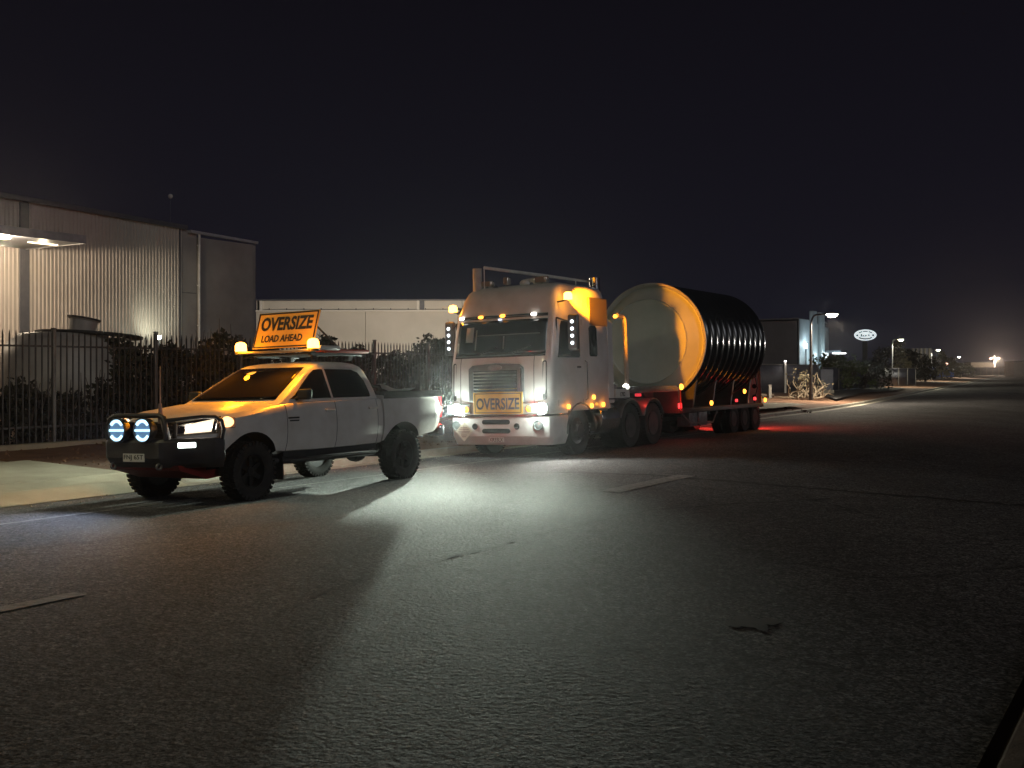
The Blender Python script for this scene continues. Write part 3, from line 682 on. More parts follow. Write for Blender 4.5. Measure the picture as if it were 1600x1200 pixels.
# panel lines on the nose
for y in (-0.94, 0.86):
    fpatch(y-0.006, y+0.006, 1.12, 2.10, 0.003, 1, 8).build('panel_gap', M_SEAM, T, solid=0.003)
fpatch(-1.1, 1.1, 2.085, 2.125, 0.01, 14, 1).build('screen_seal', M_PLAST, T, solid=0.012)
for y0, y1 in ((-1.145, -1.055), (1.055, 1.145)):
    m = MB(); rs = 8
    poly = []
    for k in range(rs+1): th = math.pi*k/rs; poly.append((0.045*math.cos(th), 0.80+0.045*math.sin(th)-0.045))
    for k in range(rs+1): th = math.pi+math.pi*k/rs; poly.append((0.045*math.cos(th), 0.045+0.045*math.sin(th)))
    yc = (y0+y1)/2
    pts = [cfront(yc+p[0], 1.19+p[1], 0.005) for p in poly]; pb = [p-Vector((0.02, 0, 0)) for p in pts]; n = len(pts)
    m.add(pts+pb, [tuple(range(n))]+[(i, (i+1) % n, n+(i+1) % n, n+i) for i in range(n)]); m.build('air_slot', M_PLAST, T)
# grille
gr = MB(); gr.prism([(-0.70, 1.16), (0.64, 1.16), (0.64, 1.86), (0.55, 1.93), (-0.02, 1.965), (-0.60, 1.93), (-0.70, 1.86)], 0.0, 0.055, 'X')
g = gr.build('grille', noisy('grille_grey', (0.20, 0.205, 0.21), (0.13, 0.13, 0.135), 5, 0.35, 0.6), T, bevel=0.02)
m = MB(); m.box((0.060, -0.03, 1.50), (0.014, 1.06, 0.62)); m.build('grille_recess', M_SEAM, g)
m = MB()
for k in range(9): m.box((0.072, -0.03, 1.235+k*0.068), (0.022, 1.05, 0.030), Matrix.Rotation(R(25), 3, 'Y'))
m.build('grille_bars', M_CHROME, g)
m = MB(); m.lathe([(0.001, 0.0), (0.17, 0.0), (0.17, 0.016), (0.15, 0.02), (0.001, 0.02)], (0.055, -0.03, 1.87), 'X', 28); o = m.build('badge', M_STEEL, g); o.scale = (1, 1, 0.36); o.location = (0, 0, 1.87*0.64)
m = MB(); m.ringtube([(0.075, 0.60, 1.40), (0.075, 0.60, 1.85)], 0.012, n=6); m.build('grab_handle', M_CHROME, g)
# bumper
def bump_ring(z, o, hw):
    half = [(0.10+o, 0), (0.10+o, 0.7), (0.06+o, 1.0), (-0.04+o*0.5, hw-0.06), (-0.16, hw), (-0.72, hw), (-0.72, hw-0.2), (-0.5, 0)]
    return [Vector((x, y, z)) for x, y in half]+[Vector((x, -y, z)) for x, y in reversed(half[1:-1])]
m = MB(); m.rings([bump_ring(0.27, -0.14, 1.16), bump_ring(0.36, -0.07, 1.20), bump_ring(0.455, 0.0, 1.235), bump_ring(0.80, 0.02, 1.245), bump_ring(0.86, 0.01, 1.245)])
bp = m.build('bumper', M_CREAM, T, sharp=28, bevel=0.015)
m = MB(); m.rings([bump_ring(0.865, 0.06, 1.25), bump_ring(0.90, 0.06, 1.25)]); m.build('bumper_shelf', M_CHROME, T, bevel=0.008)
m = MB(); m.rings([bump_ring(0.905, -0.03, 1.235), bump_ring(0.958, -0.03, 1.235)]); m.build('lower_panel', M_CREAM, T)
def slot(mb, y0, y1, zc, h, x):
    r = h/2; p = []
    for k in range(9): th = -math.pi/2+math.pi*k/8; p.append((y1-r+r*math.cos(th), zc+r*math.sin(th)))
    for k in range(9): th = math.pi/2+math.pi*k/8; p.append((y0+r+r*math.cos(th), zc+r*math.sin(th)))
    mb.prism(p, x-0.03, x, 'X')
m = MB(); slot(m, -0.34, 0.34, 0.75, 0.095, 0.125); slot(m, -0.34, 0.34, 0.565, 0.095, 0.125); m.build('air_slot', M_SEAM, bp)
for y in (-0.52, 0.50):
    m = MB(); m.lathe([(0.065, 0), (0.065, 0.012), (0.045, 0.015), (0.001, 0.004)], (0.115, y, 0.66), 'X', 20); m.build('tow_socket', M_SEAM, bp)
for y in (-1.0, 0.99):
    m = MB(); m.lathe([(0.105, 0), (0.105, 0.03), (0.09, 0.035), (0.08, 0.02), (0.001, 0.03)], (0.075, y, 0.68), 'X', 24); m.build('fog_lamp', pbr('fog_lens', (0.22, 0.24, 0.24), 0.12, 0.3), bp)
m = MB(); m.box((0.085, -0.02, 0.385), (0.010, 0.372, 0.107)); npl = m.build('number_plate', M_PLATE, T, bevel=0.004)
lettering('plate_lettering', 'XR55LX', 0.078, M_SIGNTXT, npl, (0.092, -0.02, 0.385), face_fwd(), 0.335, 0.012)
# diamond placard
m = MB(); m.box((0, 0, 0), (0.012, 0.30, 0.30), Matrix.Rotation(R(45), 3, 'X')); dpl = m.build('hazard_placard', pbr('placard_buff', (0.52, 0.45, 0.36), 0.5), T, bevel=0.003); dpl.location = (0.135, -0.78, 0.56)
m = MB()
for z, w in ((0.08, 0.17), (0.045, 0.24), (0.0, 0.30), (-0.03, 0.27), (-0.075, 0.16), (-0.11, 0.10)): m.box((0.009, 0, z), (0.004, w, 0.012))
m.box((0.0095, 0, 0.06), (0.004, 0.012, 0.13)); m.build('placard_print', pbr('placard_ink', (0.20, 0.12, 0.10), 0.6), dpl)
# headlights and indicators in dark panels
for s in (1, -1):
    m = MB(); m.box((0.085, s*0.93, 1.02), (0.05, 0.60, 0.215)); pan = m.build('lamp_panel', pbr('lamp_panel_grey', (0.33, 0.35, 0.34), 0.3, 0.4), T, bevel=0.02)
    m = MB(); m.lathe([(0.115, -0.02), (0.118, 0.03), (0.11, 0.04), (0.07, 0.055), (0.001, 0.06)], axis='X', n=28); h = m.build('headlight', E_TRUCK, T); h.location = (0.105, 1.10 if s > 0 else -0.97, 1.02)
    m = MB(); m.lathe([(0.066, -0.02), (0.066, 0.02), (0.04, 0.032), (0.001, 0.035)], axis='X', n=20); o = m.build('indicator', E_AMBERLOW, T); o.location = (0.11, 0.80 if s > 0 else -0.735, 1.015)
# OVERSIZE sign over the grille
sg = empty('oversize_sign', (0.135, 0.07, 1.14)); sg.parent = T; sg.rotation_euler = face_fwd()
m = MB(); m.box((0, 0, 0), (1.20, 0.45, 0.018)); m.build('sign_board', M_SIGN, sg, bevel=0.006)
m = MB()
for c, d in (((0, 0.195, 0.0105), (1.12, 0.016, 0.004)), ((0, -0.195, 0.0105), (1.12, 0.016, 0.004)), ((0.558, 0, 0.010), (0.016, 0.37, 0.004)), ((-0.558, 0, 0.010), (0.016, 0.37, 0.004))): m.box(c, d)
m.build('sign_border', M_SIGNTXT, sg)
lettering('lettering', 'OVERSIZE', 0.24, M_SIGNTXT, sg, (0, -0.015, 0.012), (0, 0, 0), 1.05, 0.024)
# sides
for s in (1, -1):
    def sidewin(poly, name, mat=M_GLASS, off=0.006):
        m = MB(); n = len(poly); a = [Vector((x, s*(cb_row(z)[3]+off), z)) for x, z in poly]; b = [Vector((v.x, v.y-s*0.015, v.z)) for v in a]
        m.add(a+b, [tuple(range(n))]+[(i, (i+1) % n, n+(i+1) % n, n+i) for i in range(n)]); return m.build(name, mat, T)
    sidewin([(-0.32, 2.05), (-0.36, 2.15), (-0.46, 2.70), (-0.52, 2.80), (-1.22, 2.80), (-1.28, 2.74), (-1.28, 2.08), (-1.24, 2.05)], 'side_window')
    sidewin([(-1.72, 2.12), (-1.72, 2.68), (-1.78, 2.74), (-2.02, 2.74), (-2.08, 2.68), (-2.08, 2.12), (-2.04, 2.08), (-1.76, 2.08)], 'sleeper_window')
    for x in (-0.34, -1.40): sidewin([(x-0.006, 1.05), (x-0.006, 2.86), (x+0.006, 2.86), (x+0.006, 1.05)], 'door_gap', M_SEAM, 0.003)
    m = MB(); m.ringtube([(-1.50, s*1.25, 1.15), (-1.50, s*1.30, 1.18), (-1.50, s*1.30, 1.95), (-1.50, s*1.25, 1.98)], 0.014, n=8); m.build('grab_handle', M_CHROME, T)
    m = MB(); m.box((-1.22, s*1.255, 1.85), (0.16, 0.03, 0.04)); m.build('door_handle', M_BLACK, T, bevel=0.01)
    # mirror: tall housing on two arms with a row of four small white lamps
    m = MB(); m.box((-0.52, s*1.53, 2.55), (0.13, 0.24, 0.74)); mr = m.build('mirror', pbr('mirror_shell', (0.10, 0.10, 0.105), 0.3, 0.3), T, bevel=0.05, seg=3)
    m = MB(); m.ringtube([(-0.36, s*1.22, 2.86), (-0.52, s*1.45, 2.76)], 0.018); m.ringtube([(-0.36, s*1.24, 2.06), (-0.52, s*1.45, 2.10)], 0.018); m.build('mirror_arm', M_BLACK, mr)
    for k in range(4):
        m = MB(); m.lathe([(0.034, 0), (0.032, 0.012), (0.001, 0.016)], (-0.45, s*1.53, 2.33+k*0.145), 'X', 14); m.build('mirror_lamp', glow('mirror_led', (0.85, 0.93, 1.0), 5 if s > 0 else 3.5), mr)
    # steps and skirt
    m = MB(); m.box((-1.75, s*1.20, 1.00), (1.9, 0.07, 0.13)); m.build('side_skirt', M_CREAM, T, bevel=0.02)
    for x, z in ((-0.72, 1.03), (-1.75, 1.02), (-2.30, 1.03), (-1.86, 1.20)):
        m = MB(); m.lathe([(0.05, 0), (0.048, s*0.03), (0.02, s*0.045), (0.001, s*0.046)], (x, s*1.245, z), 'Y', 16); m.build('side_marker', E_AMBER, T)
    # front wheel arch and mudguard
    m = MB(); rs = []
    for k in range(13):
        th = R(-5+190*k/12); rs.append([Vector((-1.28+rr*math.cos(th), s*yy, 0.52+rr*math.sin(th)*0.92)) for rr, yy in ((0.60, 0.86), (0.60, 1.24), (0.64, 1.25), (0.64, 0.86))])
    m.rings(rs); m.build('mudguard', M_PLAST, T)
    # fuel tank
    m = MB(); m.cyl((-2.25, s*0.93, 0.70), (-3.12, s*0.93, 0.70), 0.335, n=28); m.lathe([(0.335, -0.03), (0.338, 0.03)], (-2.45, s*0.93, 0.70), 'X', 28); m.lathe([(0.335, -0.03), (0.338, 0.03)], (-2.92, s*0.93, 0.70), 'X', 28)
    m.build('fuel_tank', M_CHROME, T, bevel=0.02)
    m = MB(); m.cyl((-1.86, s*0.95, 0.62), (-2.18, s*0.95, 0.62), 0.22, n=24); m.build('air_tank', M_STEEL, T, bevel=0.015)
# wheels: steer axle and two drive axles
for ax, r, dual in ((-1.28, 0.51, 0), (-3.80, 0.51, 1), (-5.05, 0.51, 1)):
    for s in (1, -1):
        for y in ((1.06, 0.74) if dual else (1.04,)):
            w = tyre_mb(r, 0.275, 40, 0.010, 0.56).build('wheel', M_RUBBER, T, sharp=30); w.location = (ax, s*y, r)
            if y > 1:
                if dual:
                    m = MB(); m.lathe([(0.28, s*0.13), (0.27, s*0.02), (0.12, -s*0.02), (0.11, s*0.10), (0.001, s*0.11)], axis='Y', n=28)
                else:
                    m = MB(); m.lathe([(0.28, s*0.10), (0.24, s*0.12), (0.17, s*0.15), (0.15, s*0.19), (0.001, s*0.20)], axis='Y', n=28)
                for k in range(10):
                    th = 2*math.pi*k/10; rr = 0.19; a = 0.0 if dual else 0.13
                    m.cyl((rr*math.cos(th), s*a, rr*math.sin(th)), (rr*math.cos(th), s*(a+0.05), rr*math.sin(th)), 0.017, n=6)
                m.build('rim', M_DRIM, w, sharp=30)
        if dual:
            m = MB(); rs = []
            for k in range(11):
                th = R(20+140*k/10)
                rs.append([Vector((ax+rr*math.cos(th), s*yy, r+rr*math.sin(th))) for rr, yy in ((0.58, 0.60), (0.58, 1.22), (0.595, 1.23), (0.61, 1.22), (0.61, 0.60))])
            m.rings(rs); m.build('mudguard', M_STEEL, T)
m = MB()
for y in (-0.42, 0.42): m.box((-3.1, y, 0.92), (5.2, 0.09, 0.28))
for x in (-1.28, -3.80, -5.05): m.cyl((x, -0.95, 0.51), (x, 0.95, 0.51), 0.08)
m.box((-3.2, 0, 0.85), (0.9, 0.7, 0.3)); m.box((-1.2, 0, 0.75), (1.6, 0.8, 0.5)); m.box((-5.7, 0, 0.9), (0.08, 1.0, 0.24)); m.build('chassis', M_CHASSIS, T, bevel=0.01)
m = MB(); m.box((-3.25, 0, 1.115), (0.95, 2.3, 0.05)); m.box((-3.0, 0.9, 1.30), (0.4, 0.5, 0.30)); m.build('catwalk', M_STEEL, T, bevel=0.01)
m = MB(); m.box((-3.36, 1.20, 1.255), (0.72, 0.03, 0.20)); cs = m.build('side_plate', pbr('pale_panel', (0.55, 0.56, 0.52), 0.5), T, bevel=0.004)
lettering('lettering', '1782', 0.10, M_SIGNTXT, cs, (-3.36, 1.217, 1.235), (R(90), 0, R(180)), 0.26, 0.02)
m = MB(); m.box((-3.1, 1.19, 1.145), (1.3, 0.06, 0.03)); m.build('deck_rail', M_CHROME, T)
m = MB(); m.lathe([(0.06, -0.03), (0.075, 0.02), (0.06, 0.035), (0.001, 0.04)], axis='X', n=20); o = m.build('work_lamp', E_WHITE, T); o.location = (-3.72, 1.12, 1.40); o.rotation_euler = (0, 0, math.pi)
m = MB(); m.ringtube([(-3.78, 1.13, 1.13), (-3.72, 1.13, 2.95), (-3.66, 1.12, 3.02), (-3.48, 1.06, 3.05)], 0.055, n=12); m.build('hose_mast', noisy('mast_paint', (0.52, 0.46, 0.38), (0.4, 0.34, 0.28), 5, 0.45), T)
m = MB(); m.lathe([(0.04, 0), (0.045, 0.05), (0.001, 0.06)], (-3.45, 1.05, 3.02), 'X', 14); m.build('mast_lamp', E_AMBER, T)
m = MB()
for k in range(3):
    pts = [Vector((-2.72, 0.5+0.1*k, 1.9)), Vector((-3.1, 0.55+0.1*k, 1.45-0.05*k)), Vector((-3.7, 0.6+0.1*k, 1.5)), Vector((-4.2, 0.4+0.1*k, 1.45))]
    P = []
    for i in range(13):
        f = i/12*3; j = min(2, int(f)); q = f-j; P.append(pts[j].lerp(pts[j+1], q))
    m.ringtube(P, 0.016, n=6)
m.build('air_hose', M_RUBBER, T)
m = MB(); m.box((-4.35, 0, 1.18), (0.9, 0.85, 0.09)); m.build('turntable', M_CHASSIS, T, bevel=0.03)
for s in (1, -1):
    m = MB(); m.box((-4.42, s*1.1, 1.20), (0.06, 0.14, 0.07)); m.build('rear_marker', E_REDDIM, T, bevel=0.01)
# roof gear
m = MB(); m.cyl((-2.95, 0.78, 1.2), (-2.95, 0.78, 3.72), 0.085, n=20); m.build('exhaust_stack', M_STEEL, T)
m = MB(); m.cyl((-2.95, 0.78, 3.42), (-2.95, 0.78, 3.88), 0.13, n=20); m.build('exhaust_tip', M_CHROME, T)
m = MB(); m.cyl((-0.72, -0.92, 3.30), (-0.72, -0.92, 4.05), 0.10, n=16); m.build('snorkel', noisy('snorkel_grey', (0.36, 0.34, 0.31), (0.26, 0.24, 0.22), 4, 0.6), T)
m = MB(); m.box((0, 0, 0), (0.05, 2.5, 0.045)); 
P0, P1 = Vector((-0.72, -0.74, 4.06)), Vector((-2.95, 0.55, 3.83))
m = MB(); m.ringtube([P0, P0.lerp(P1, 0.75)], 0.036, n=10); m.ringtube([P0.lerp(P1, 0.75), P1, Vector((-2.95, 0.72, 3.80))], [0.036, 0.022, 0.018], n=10); m.ringtube([P0, (P0.x, P0.y, 3.4)], 0.012, n=8); m.ringtube([P0.lerp(P1, 0.9), P0.lerp(P1, 0.9)-Vector((0, 0, 0.35))], 0.012, n=8); m.build('roof_bar', noisy('roof_bar_white', (0.62, 0.61, 0.58), (0.5, 0.49, 0.46), 5, 0.5), T)
for y, x, w, hh in ((-0.72, -0.80, 0.30, 0.13), (-0.18, -0.75, 0.12, 0.18), (0.62, -0.85, 0.30, 0.14)):
    z0 = 3.54
    m = MB(); m.box((x, y, z0+0.10+hh/2), (0.16, w, hh)); o = m.build('roof_lamp', pbr('roof_lamp_case', (0.6, 0.58, 0.52), 0.2, 0.7), T, bevel=0.03)
    m = MB(); m.cyl((x, y, z0-0.06), (x, y, z0+0.11), 0.02, n=8); m.build('lamp_stem', M_BLACK, o)
    m = MB(); m.box((x+0.083, y, z0+0.10+hh/2), (0.006, w*0.8, hh*0.72)); m.build('lamp_lens', pbr('clear_lens', (0.5, 0.42, 0.3), 0.08, 0.6), o)
m = MB(); m.lathe([(0.001, 0), (0.13, 0), (0.125, 0.06), (0.09, 0.11), (0.001, 0.13)], (-0.85, 0.22, 3.62), 'Z', 20); m.box((-1.1, 0.36, 3.68), (0.5, 0.32, 0.16)); m.build('roof_vent', M_CREAM, T, bevel=0.03)
for y in (-0.45, 0.45):
    m = MB(); m.lathe([(0.02, -0.5), (0.022, -0.05), (0.05, 0.06), (0.055, 0.07)], (-0.75, y+0.02, 3.60), 'X', 14); m.build('air_horn', M_CHROME, T)
for s, zz in ((-1, 3.12), (1, 3.22)):
    m = MB(); m.ringtube([(-0.52, s*1.08, 3.18), (-0.50, s*1.30, zz-0.02), (-0.50, s*1.40, zz)], 0.018, n=8); br = m.build('beacon_bracket', M_BLACK, T)
    m = MB(); m.lathe([(0.085, 0), (0.09, 0.02), (0.088, 0.11), (0.06, 0.15), (0.001, 0.16)], n=24); o = m.build('beacon', E_BEACON, T); o.location = (-0.50, s*1.43, zz)
m = MB(); m.box((-2.2, 1.22, 3.05), (0.85, 0.05, 0.62)); m.build('side_fairing', paint('fairing_paint', (0.09, 0.07, 0.05), (0.06, 0.05, 0.035)), T, bevel=0.02)
m = MB(); m.prism([(-2.70, 1.05), (-2.70, 2.95), (-2.95, 2.85), (-2.98, 1.05)], 0.95, 1.20); m.build('rear_fairing', M_CREAM, T, bevel=0.02)

# lights of the truck, plus one added road fill
for s in (1, -1):
    lamp('headlight_beam', 'SPOT', (0.20, 1.10 if s > 0 else -0.97, 1.02), 5400 if s > 0 else 12000, (0.86, 1.0, 0.84), 0.035, T, (1, 0.03, -0.12), 84, 0.75, 3.0)
    lamp('headlight_spill', 'POINT', (0.26, 1.10 if s > 0 else -0.97, 1.0), 30, (0.80, 1.0, 0.92), 0.06, T)
lamp('road_fill_spot', 'SPOT', (0.24, 1.16, 1.02), 520, (0.95, 0.95, 0.85), 0.06, T, (0.6, 1.0, -0.42), 116, 1.0)  # added spot, no lamp of its own; brightens the road beside the cab
lamp('beacon_light', 'POINT', (-0.62, 1.56, 3.30), 9, AMBER, 0.05, T)
lamp('beacon_sweep', 'SPOT', (-0.62, 1.40, 3.30), 4000, AMBER, 0.05, T, (-1, -0.085, -0.01), 46, 0.7)
lamp('beacon_light', 'POINT', (-0.42, -1.56, 3.25), 18, AMBER, 0.05, T)
lamp('work_light', 'POINT', (-3.86, 1.10, 1.46), 26, (0.85, 1.0, 0.88), 0.06, T)
for x in (-0.72, -1.75, -2.30): lamp('marker_light', 'POINT', (x, 1.36, 1.04), 0.9, AMBER, 0.03, T)
lamp('mast_light', 'POINT', (-3.30, 1.10, 3.0), 5, AMBER, 0.03, T)
lamp('rear_marker_light', 'POINT', (-4.6, 1.12, 1.2), 2, RED, 0.03, T)

# ------------------------------------------------------------------ trailer (same axes, origin below the nose of the truck)
TR_ = vehicle('low_loader_trailer', t0, 'dark low-loader trailer lit by amber and red marker lamps under the round black tank', 'trailer')
X_DROP, X_END = -6.65, -12.95
m = MB(); m.box((-5.15, 0, 1.33), (3.0, 2.30, 0.14)); m.box((-5.15, 1.17, 1.30), (3.0, 0.05, 0.10)); m.build('gooseneck', noisy('trailer_paint', (0.10, 0.10, 0.11), (0.05, 0.048, 0.05), 3, 0.5), TR_, bevel=0.015)
m = MB(); m.box((X_DROP-0.02, 0, 1.0), (0.10, 2.36, 0.62)); m.prism([(-6.0, 1.25), (X_DROP, 1.25), (X_DROP, 0.72)], -0.5, -0.4); m.prism([(-6.0, 1.25), (X_DROP, 1.25), (X_DROP, 0.72)], 0.4, 0.5); m.build('neck_drop', M_CHASSIS, TR_, bevel=0.01)
m = MB(); m.box(((X_DROP+X_END)/2, 0, 0.74), (X_DROP-X_END, 2.44, 0.12)); m.box(((X_DROP+X_END)/2, 1.235, 0.73), (X_DROP-X_END, 0.03, 0.09)); m.build('deck', M_CHASSIS, TR_, bevel=0.01)
m = MB()
for y in (-0.5, 0.5): m.box((-9.6, y, 0.60), (6.2, 0.12, 0.26))
for k in range(10): m.box((-7.1-0.6*k, 0, 0.64), (0.08, 2.2, 0.10))
m.build('deck_beam', M_CHASSIS, TR_)
for x in (-7.6, -8.3):
    m = MB(); m.box((x, 1.0, 0.50), (0.52, 0.36, 0.36)); m.build('storage_box', M_STEEL, TR_, bevel=0.015)
m = MB()
m.ringtube([(-6.8, 1.2, 0.68), (-7.3, 1.2, 0.40), (-8.9, 1.2, 0.38), (-9.2, 1.2, 0.66)], 0.02, n=8); m.ringtube([(-7.9, 1.2, 0.38), (-7.9, 1.2, 0.68)], 0.02, n=8); m.build('side_guard', M_STEEL, TR_)
for k, x in enumerate((-10.55, -11.45, -12.35)):
    for s in (1, -1):
        for y in (1.08, 0.78):
            w = tyre_mb(0.40, 0.245, 40, 0.008, 0.55).build('wheel', M_RUBBER, TR_, sharp=30); w.location = (x, s*y, 0.40)
            if y > 1:
                m = MB(); m.lathe([(0.215, s*0.11), (0.20, s*0.02), (0.10, -s*0.01), (0.09, s*0.09), (0.001, s*0.10)], axis='Y', n=24); m.build('rim', M_DRIM, w)
    m = MB(); m.cyl((x, -0.9, 0.40), (x, 0.9, 0.40), 0.06); m.build('axle', M_CHASSIS, TR_)
# cradles that hold the tank and the pierced tail plates
for x in (-7.9, -9.3, -10.7, -12.1):
    m = MB(); poly = [(-1.05, 0.80), (1.05, 0.80), (1.15, 1.42)]
    for k in range(13):
        th = R(-42-96*k/12); poly.append((1.60*math.cos(th), 2.58+1.60*math.sin(th)))
    poly.append((-1.15, 1.42)); m.prism(poly, x-0.05, x+0.05, 'X'); m.build('cradle', M_CHASSIS, TR_)
for s in (1, -1):
    m = MB(); m.box((-12.85, s*1.02, 1.30), (0.05, 0.36, 1.02)); tp = m.build('tail_plate', noisy('tail_plate_white', (0.55, 0.52, 0.46), (0.4, 0.37, 0.32), 4, 0.6), TR_, bevel=0.006)
    m = MB()
    for z in (0.98, 1.30, 1.62): m.cyl((-12.822, s*1.02, z), (-12.812, s*1.02, z), 0.07, n=16)
    m.build('plate_hole', M_SEAM, tp)
    m = MB(); m.ringtube([(-12.82, s*1.22, 1.9), (-12.82, s*1.22, 0.8)], 0.02, n=6); m.build('tail_post', M_STEEL, TR_)
    m = MB(); m.ringtube([(-12.4, s*1.15, 0.82), (-12.5, s*1.22, 1.25), (-12.7, s*1.1, 1.55)], 0.018, n=6); m.build('load_strap', M_RUBBER, TR_)
def mk(x, y, z, mat, r=0.05, nm='marker_lamp', post=None):
    m = MB(); m.lathe([(r, 0), (r*0.95, r*0.6), (r*0.5, r*0.9), (0.001, r*0.95)], axis='Y', n=16); o = m.build(nm, mat, TR_); o.location = (x, y, z)
    if post:
        m = MB(); m.ringtube([(0, -0.01, 0), (0, -0.01, post-z)], 0.018, n=6); m.build('lamp_post', M_REDTRIM, o)
    return o
mk(X_DROP+0.05, 1.26, 1.36, E_AMBER, 0.075, post=0.75); mk(-8.60, 1.27, 0.90, E_AMBER, 0.065); mk(-11.2, 1.27, 1.17, E_AMBER, 0.065); mk(-12.9, 1.30, 0.88, E_AMBER, 0.065)
for x, y, z, sz in ((X_DROP-0.02, 1.20, 0.88, 0.13), (-10.6, 1.26, 0.92, 0.08), (-12.15, 1.26, 0.94, 0.09)):
    m = MB(); m.box((x, y, z), (sz, 0.06, sz)); m.build('red_lamp', E_RED, TR_, bevel=0.012)
for s in (1, -1):
    m = MB(); m.box((-13.0, s*0.9, 0.72), (0.06, 0.34, 0.12)); m.build('tail_lamp', E_RED, TR_, bevel=0.012)
lamp('amber_marker_light', 'POINT', (X_DROP+0.05, 1.42, 1.38), 1.2, AMBER, 0.04, TR_)
lamp('amber_marker_light', 'POINT', (-8.6, 1.40, 0.92), 0.5, AMBER, 0.04, TR_)
lamp('amber_marker_light', 'POINT', (-11.2, 1.40, 1.18), 0.4, AMBER, 0.04, TR_)
lamp('amber_marker_light', 'POINT', (-12.9, 1.45, 0.90), 1.0, AMBER, 0.04, TR_)
lamp('red_marker_light', 'POINT', (X_DROP+0.22, 1.32, 0.88), 9, RED, 0.05, TR_)
lamp('red_marker_light', 'POINT', (-10.6, 1.38, 0.92), 0.8, RED, 0.04, TR_)
lamp('tail_light', 'POINT', (-13.2, 0.9, 0.75), 260, RED, 0.05, TR_)
lamp('tail_light', 'POINT', (-13.2, -0.9, 0.75), 260, RED, 0.05, TR_)

# ------------------------------------------------------------------ the tank it carries
K = vehicle('ribbed_tank', t0, 'huge round black ribbed tank lying on the trailer, grey end half lit orange', 'tank')
XA, XB, RT, ZT = -7.70, -12.55, 1.55, 2.58
prof = [(RT-0.14, XA-0.10), (RT-0.11, XA-0.03)]
nr = 11; L_ = (XA-XB)/nr
for i in range(nr):
    x0 = XA-0.12-i*(L_-0.012)
    for f, dr in ((0.0, -0.085), (0.22, -0.085), (0.30, -0.06), (0.40, -0.012), (0.50, 0.0), (0.72, 0.0), (0.82, -0.012), (0.92, -0.06)):
        prof.append((RT+dr, x0-f*(L_-0.012)))
prof.append((RT-0.085, XB+0.02)); prof.append((RT-0.12, XB))
prof.append((0.001, XB))
m = MB(); m.lathe([(r, h) for r, h in prof], axis='X', n=96, caps=False); o = m.build('shell', pbr('black_polyethylene', (0.012, 0.012, 0.013), 0.20, 0.0, 0.0, 0.5), K, sharp=50); o.location = (0, 0, ZT)
m = MB(); m.lathe([(RT-0.10, XA-0.06), (RT-0.02, XA-0.02), (RT+0.015, XA+0.02), (RT+0.015, XA+0.07), (RT-0.015, XA+0.085), (RT-0.06, XA+0.05), (RT-0.09, XA-0.06)], axis='X', n=96, close=True); o = m.build('rim_ring', noisy('ring_grey', (0.40, 0.40, 0.36), (0.30, 0.30, 0.27), 3, 0.5), K, sharp=40); o.location = (0, 0, ZT)
M_FACE = noisy('grey_end_panel', (0.46, 0.49, 0.45), (0.37, 0.40, 0.36), 1.1, 0.5, bump=0.05, detail=8)
m = MB(); m.lathe([(RT-0.07, XA-0.03), (RT-0.11, XA-0.02), (1.135, XA+0.26), (1.12, XA+0.30), (1.10, XA+0.27), (1.08, XA+0.265), (0.6, XA+0.265), (0.001, XA+0.265)], axis='X', n=96); o = m.build('end_panel', M_FACE, K, sharp=25); o.location = (0, 0, ZT)
# ------------------------------------------------------------------ yard on the left: fence, hedge, tank, warehouse
ROT_D = math.pi/2-math.atan2(DX, DY)             # turns local +X to run along the street
M_FENCE = noisy('fence_black_steel', (0.035, 0.034, 0.035), (0.07, 0.062, 0.058), 5, 0.42, 0.3)
M_FPOST = noisy('fence_post_steel', (0.09, 0.088, 0.085), (0.15, 0.14, 0.135), 4, 0.38, 0.4)
ZF = ZV+0.12
fence = empty('palisade_fence', ST(14.6, -20.5, ZF), (0, 0, ROT_D), label='tall dark palisade fence with spiked pickets along the left verge behind the ute', cat='fence')
BAY = 2.7
for k in range(-8, 10):
    x0 = k*BAY
    m = MB(); m.box((x0, 0, 1.24), (0.075, 0.075, 2.48)); m.box((x0, 0, 2.50), (0.09, 0.09, 0.03)); m.build('post', M_FPOST, fence, bevel=0.006)
    m = MB()
    for i in range(17):
        x = x0+0.15*(i+1)+0.0
        if i == 17: continue
        m.box((x, -0.03, 1.20), (0.026, 0.026, 2.30)); 
        m.box((x, -0.03, 2.40), (0.026, 0.026, 0.10), None, (0.15, 0.15))
    m.build('picket_panel', M_FENCE, fence)
    for z in (0.42, 2.12): m = MB(); m.box((x0+BAY/2, 0.002, z), (BAY-0.08, 0.036, 0.04)); m.build('rail', M_FENCE, fence)

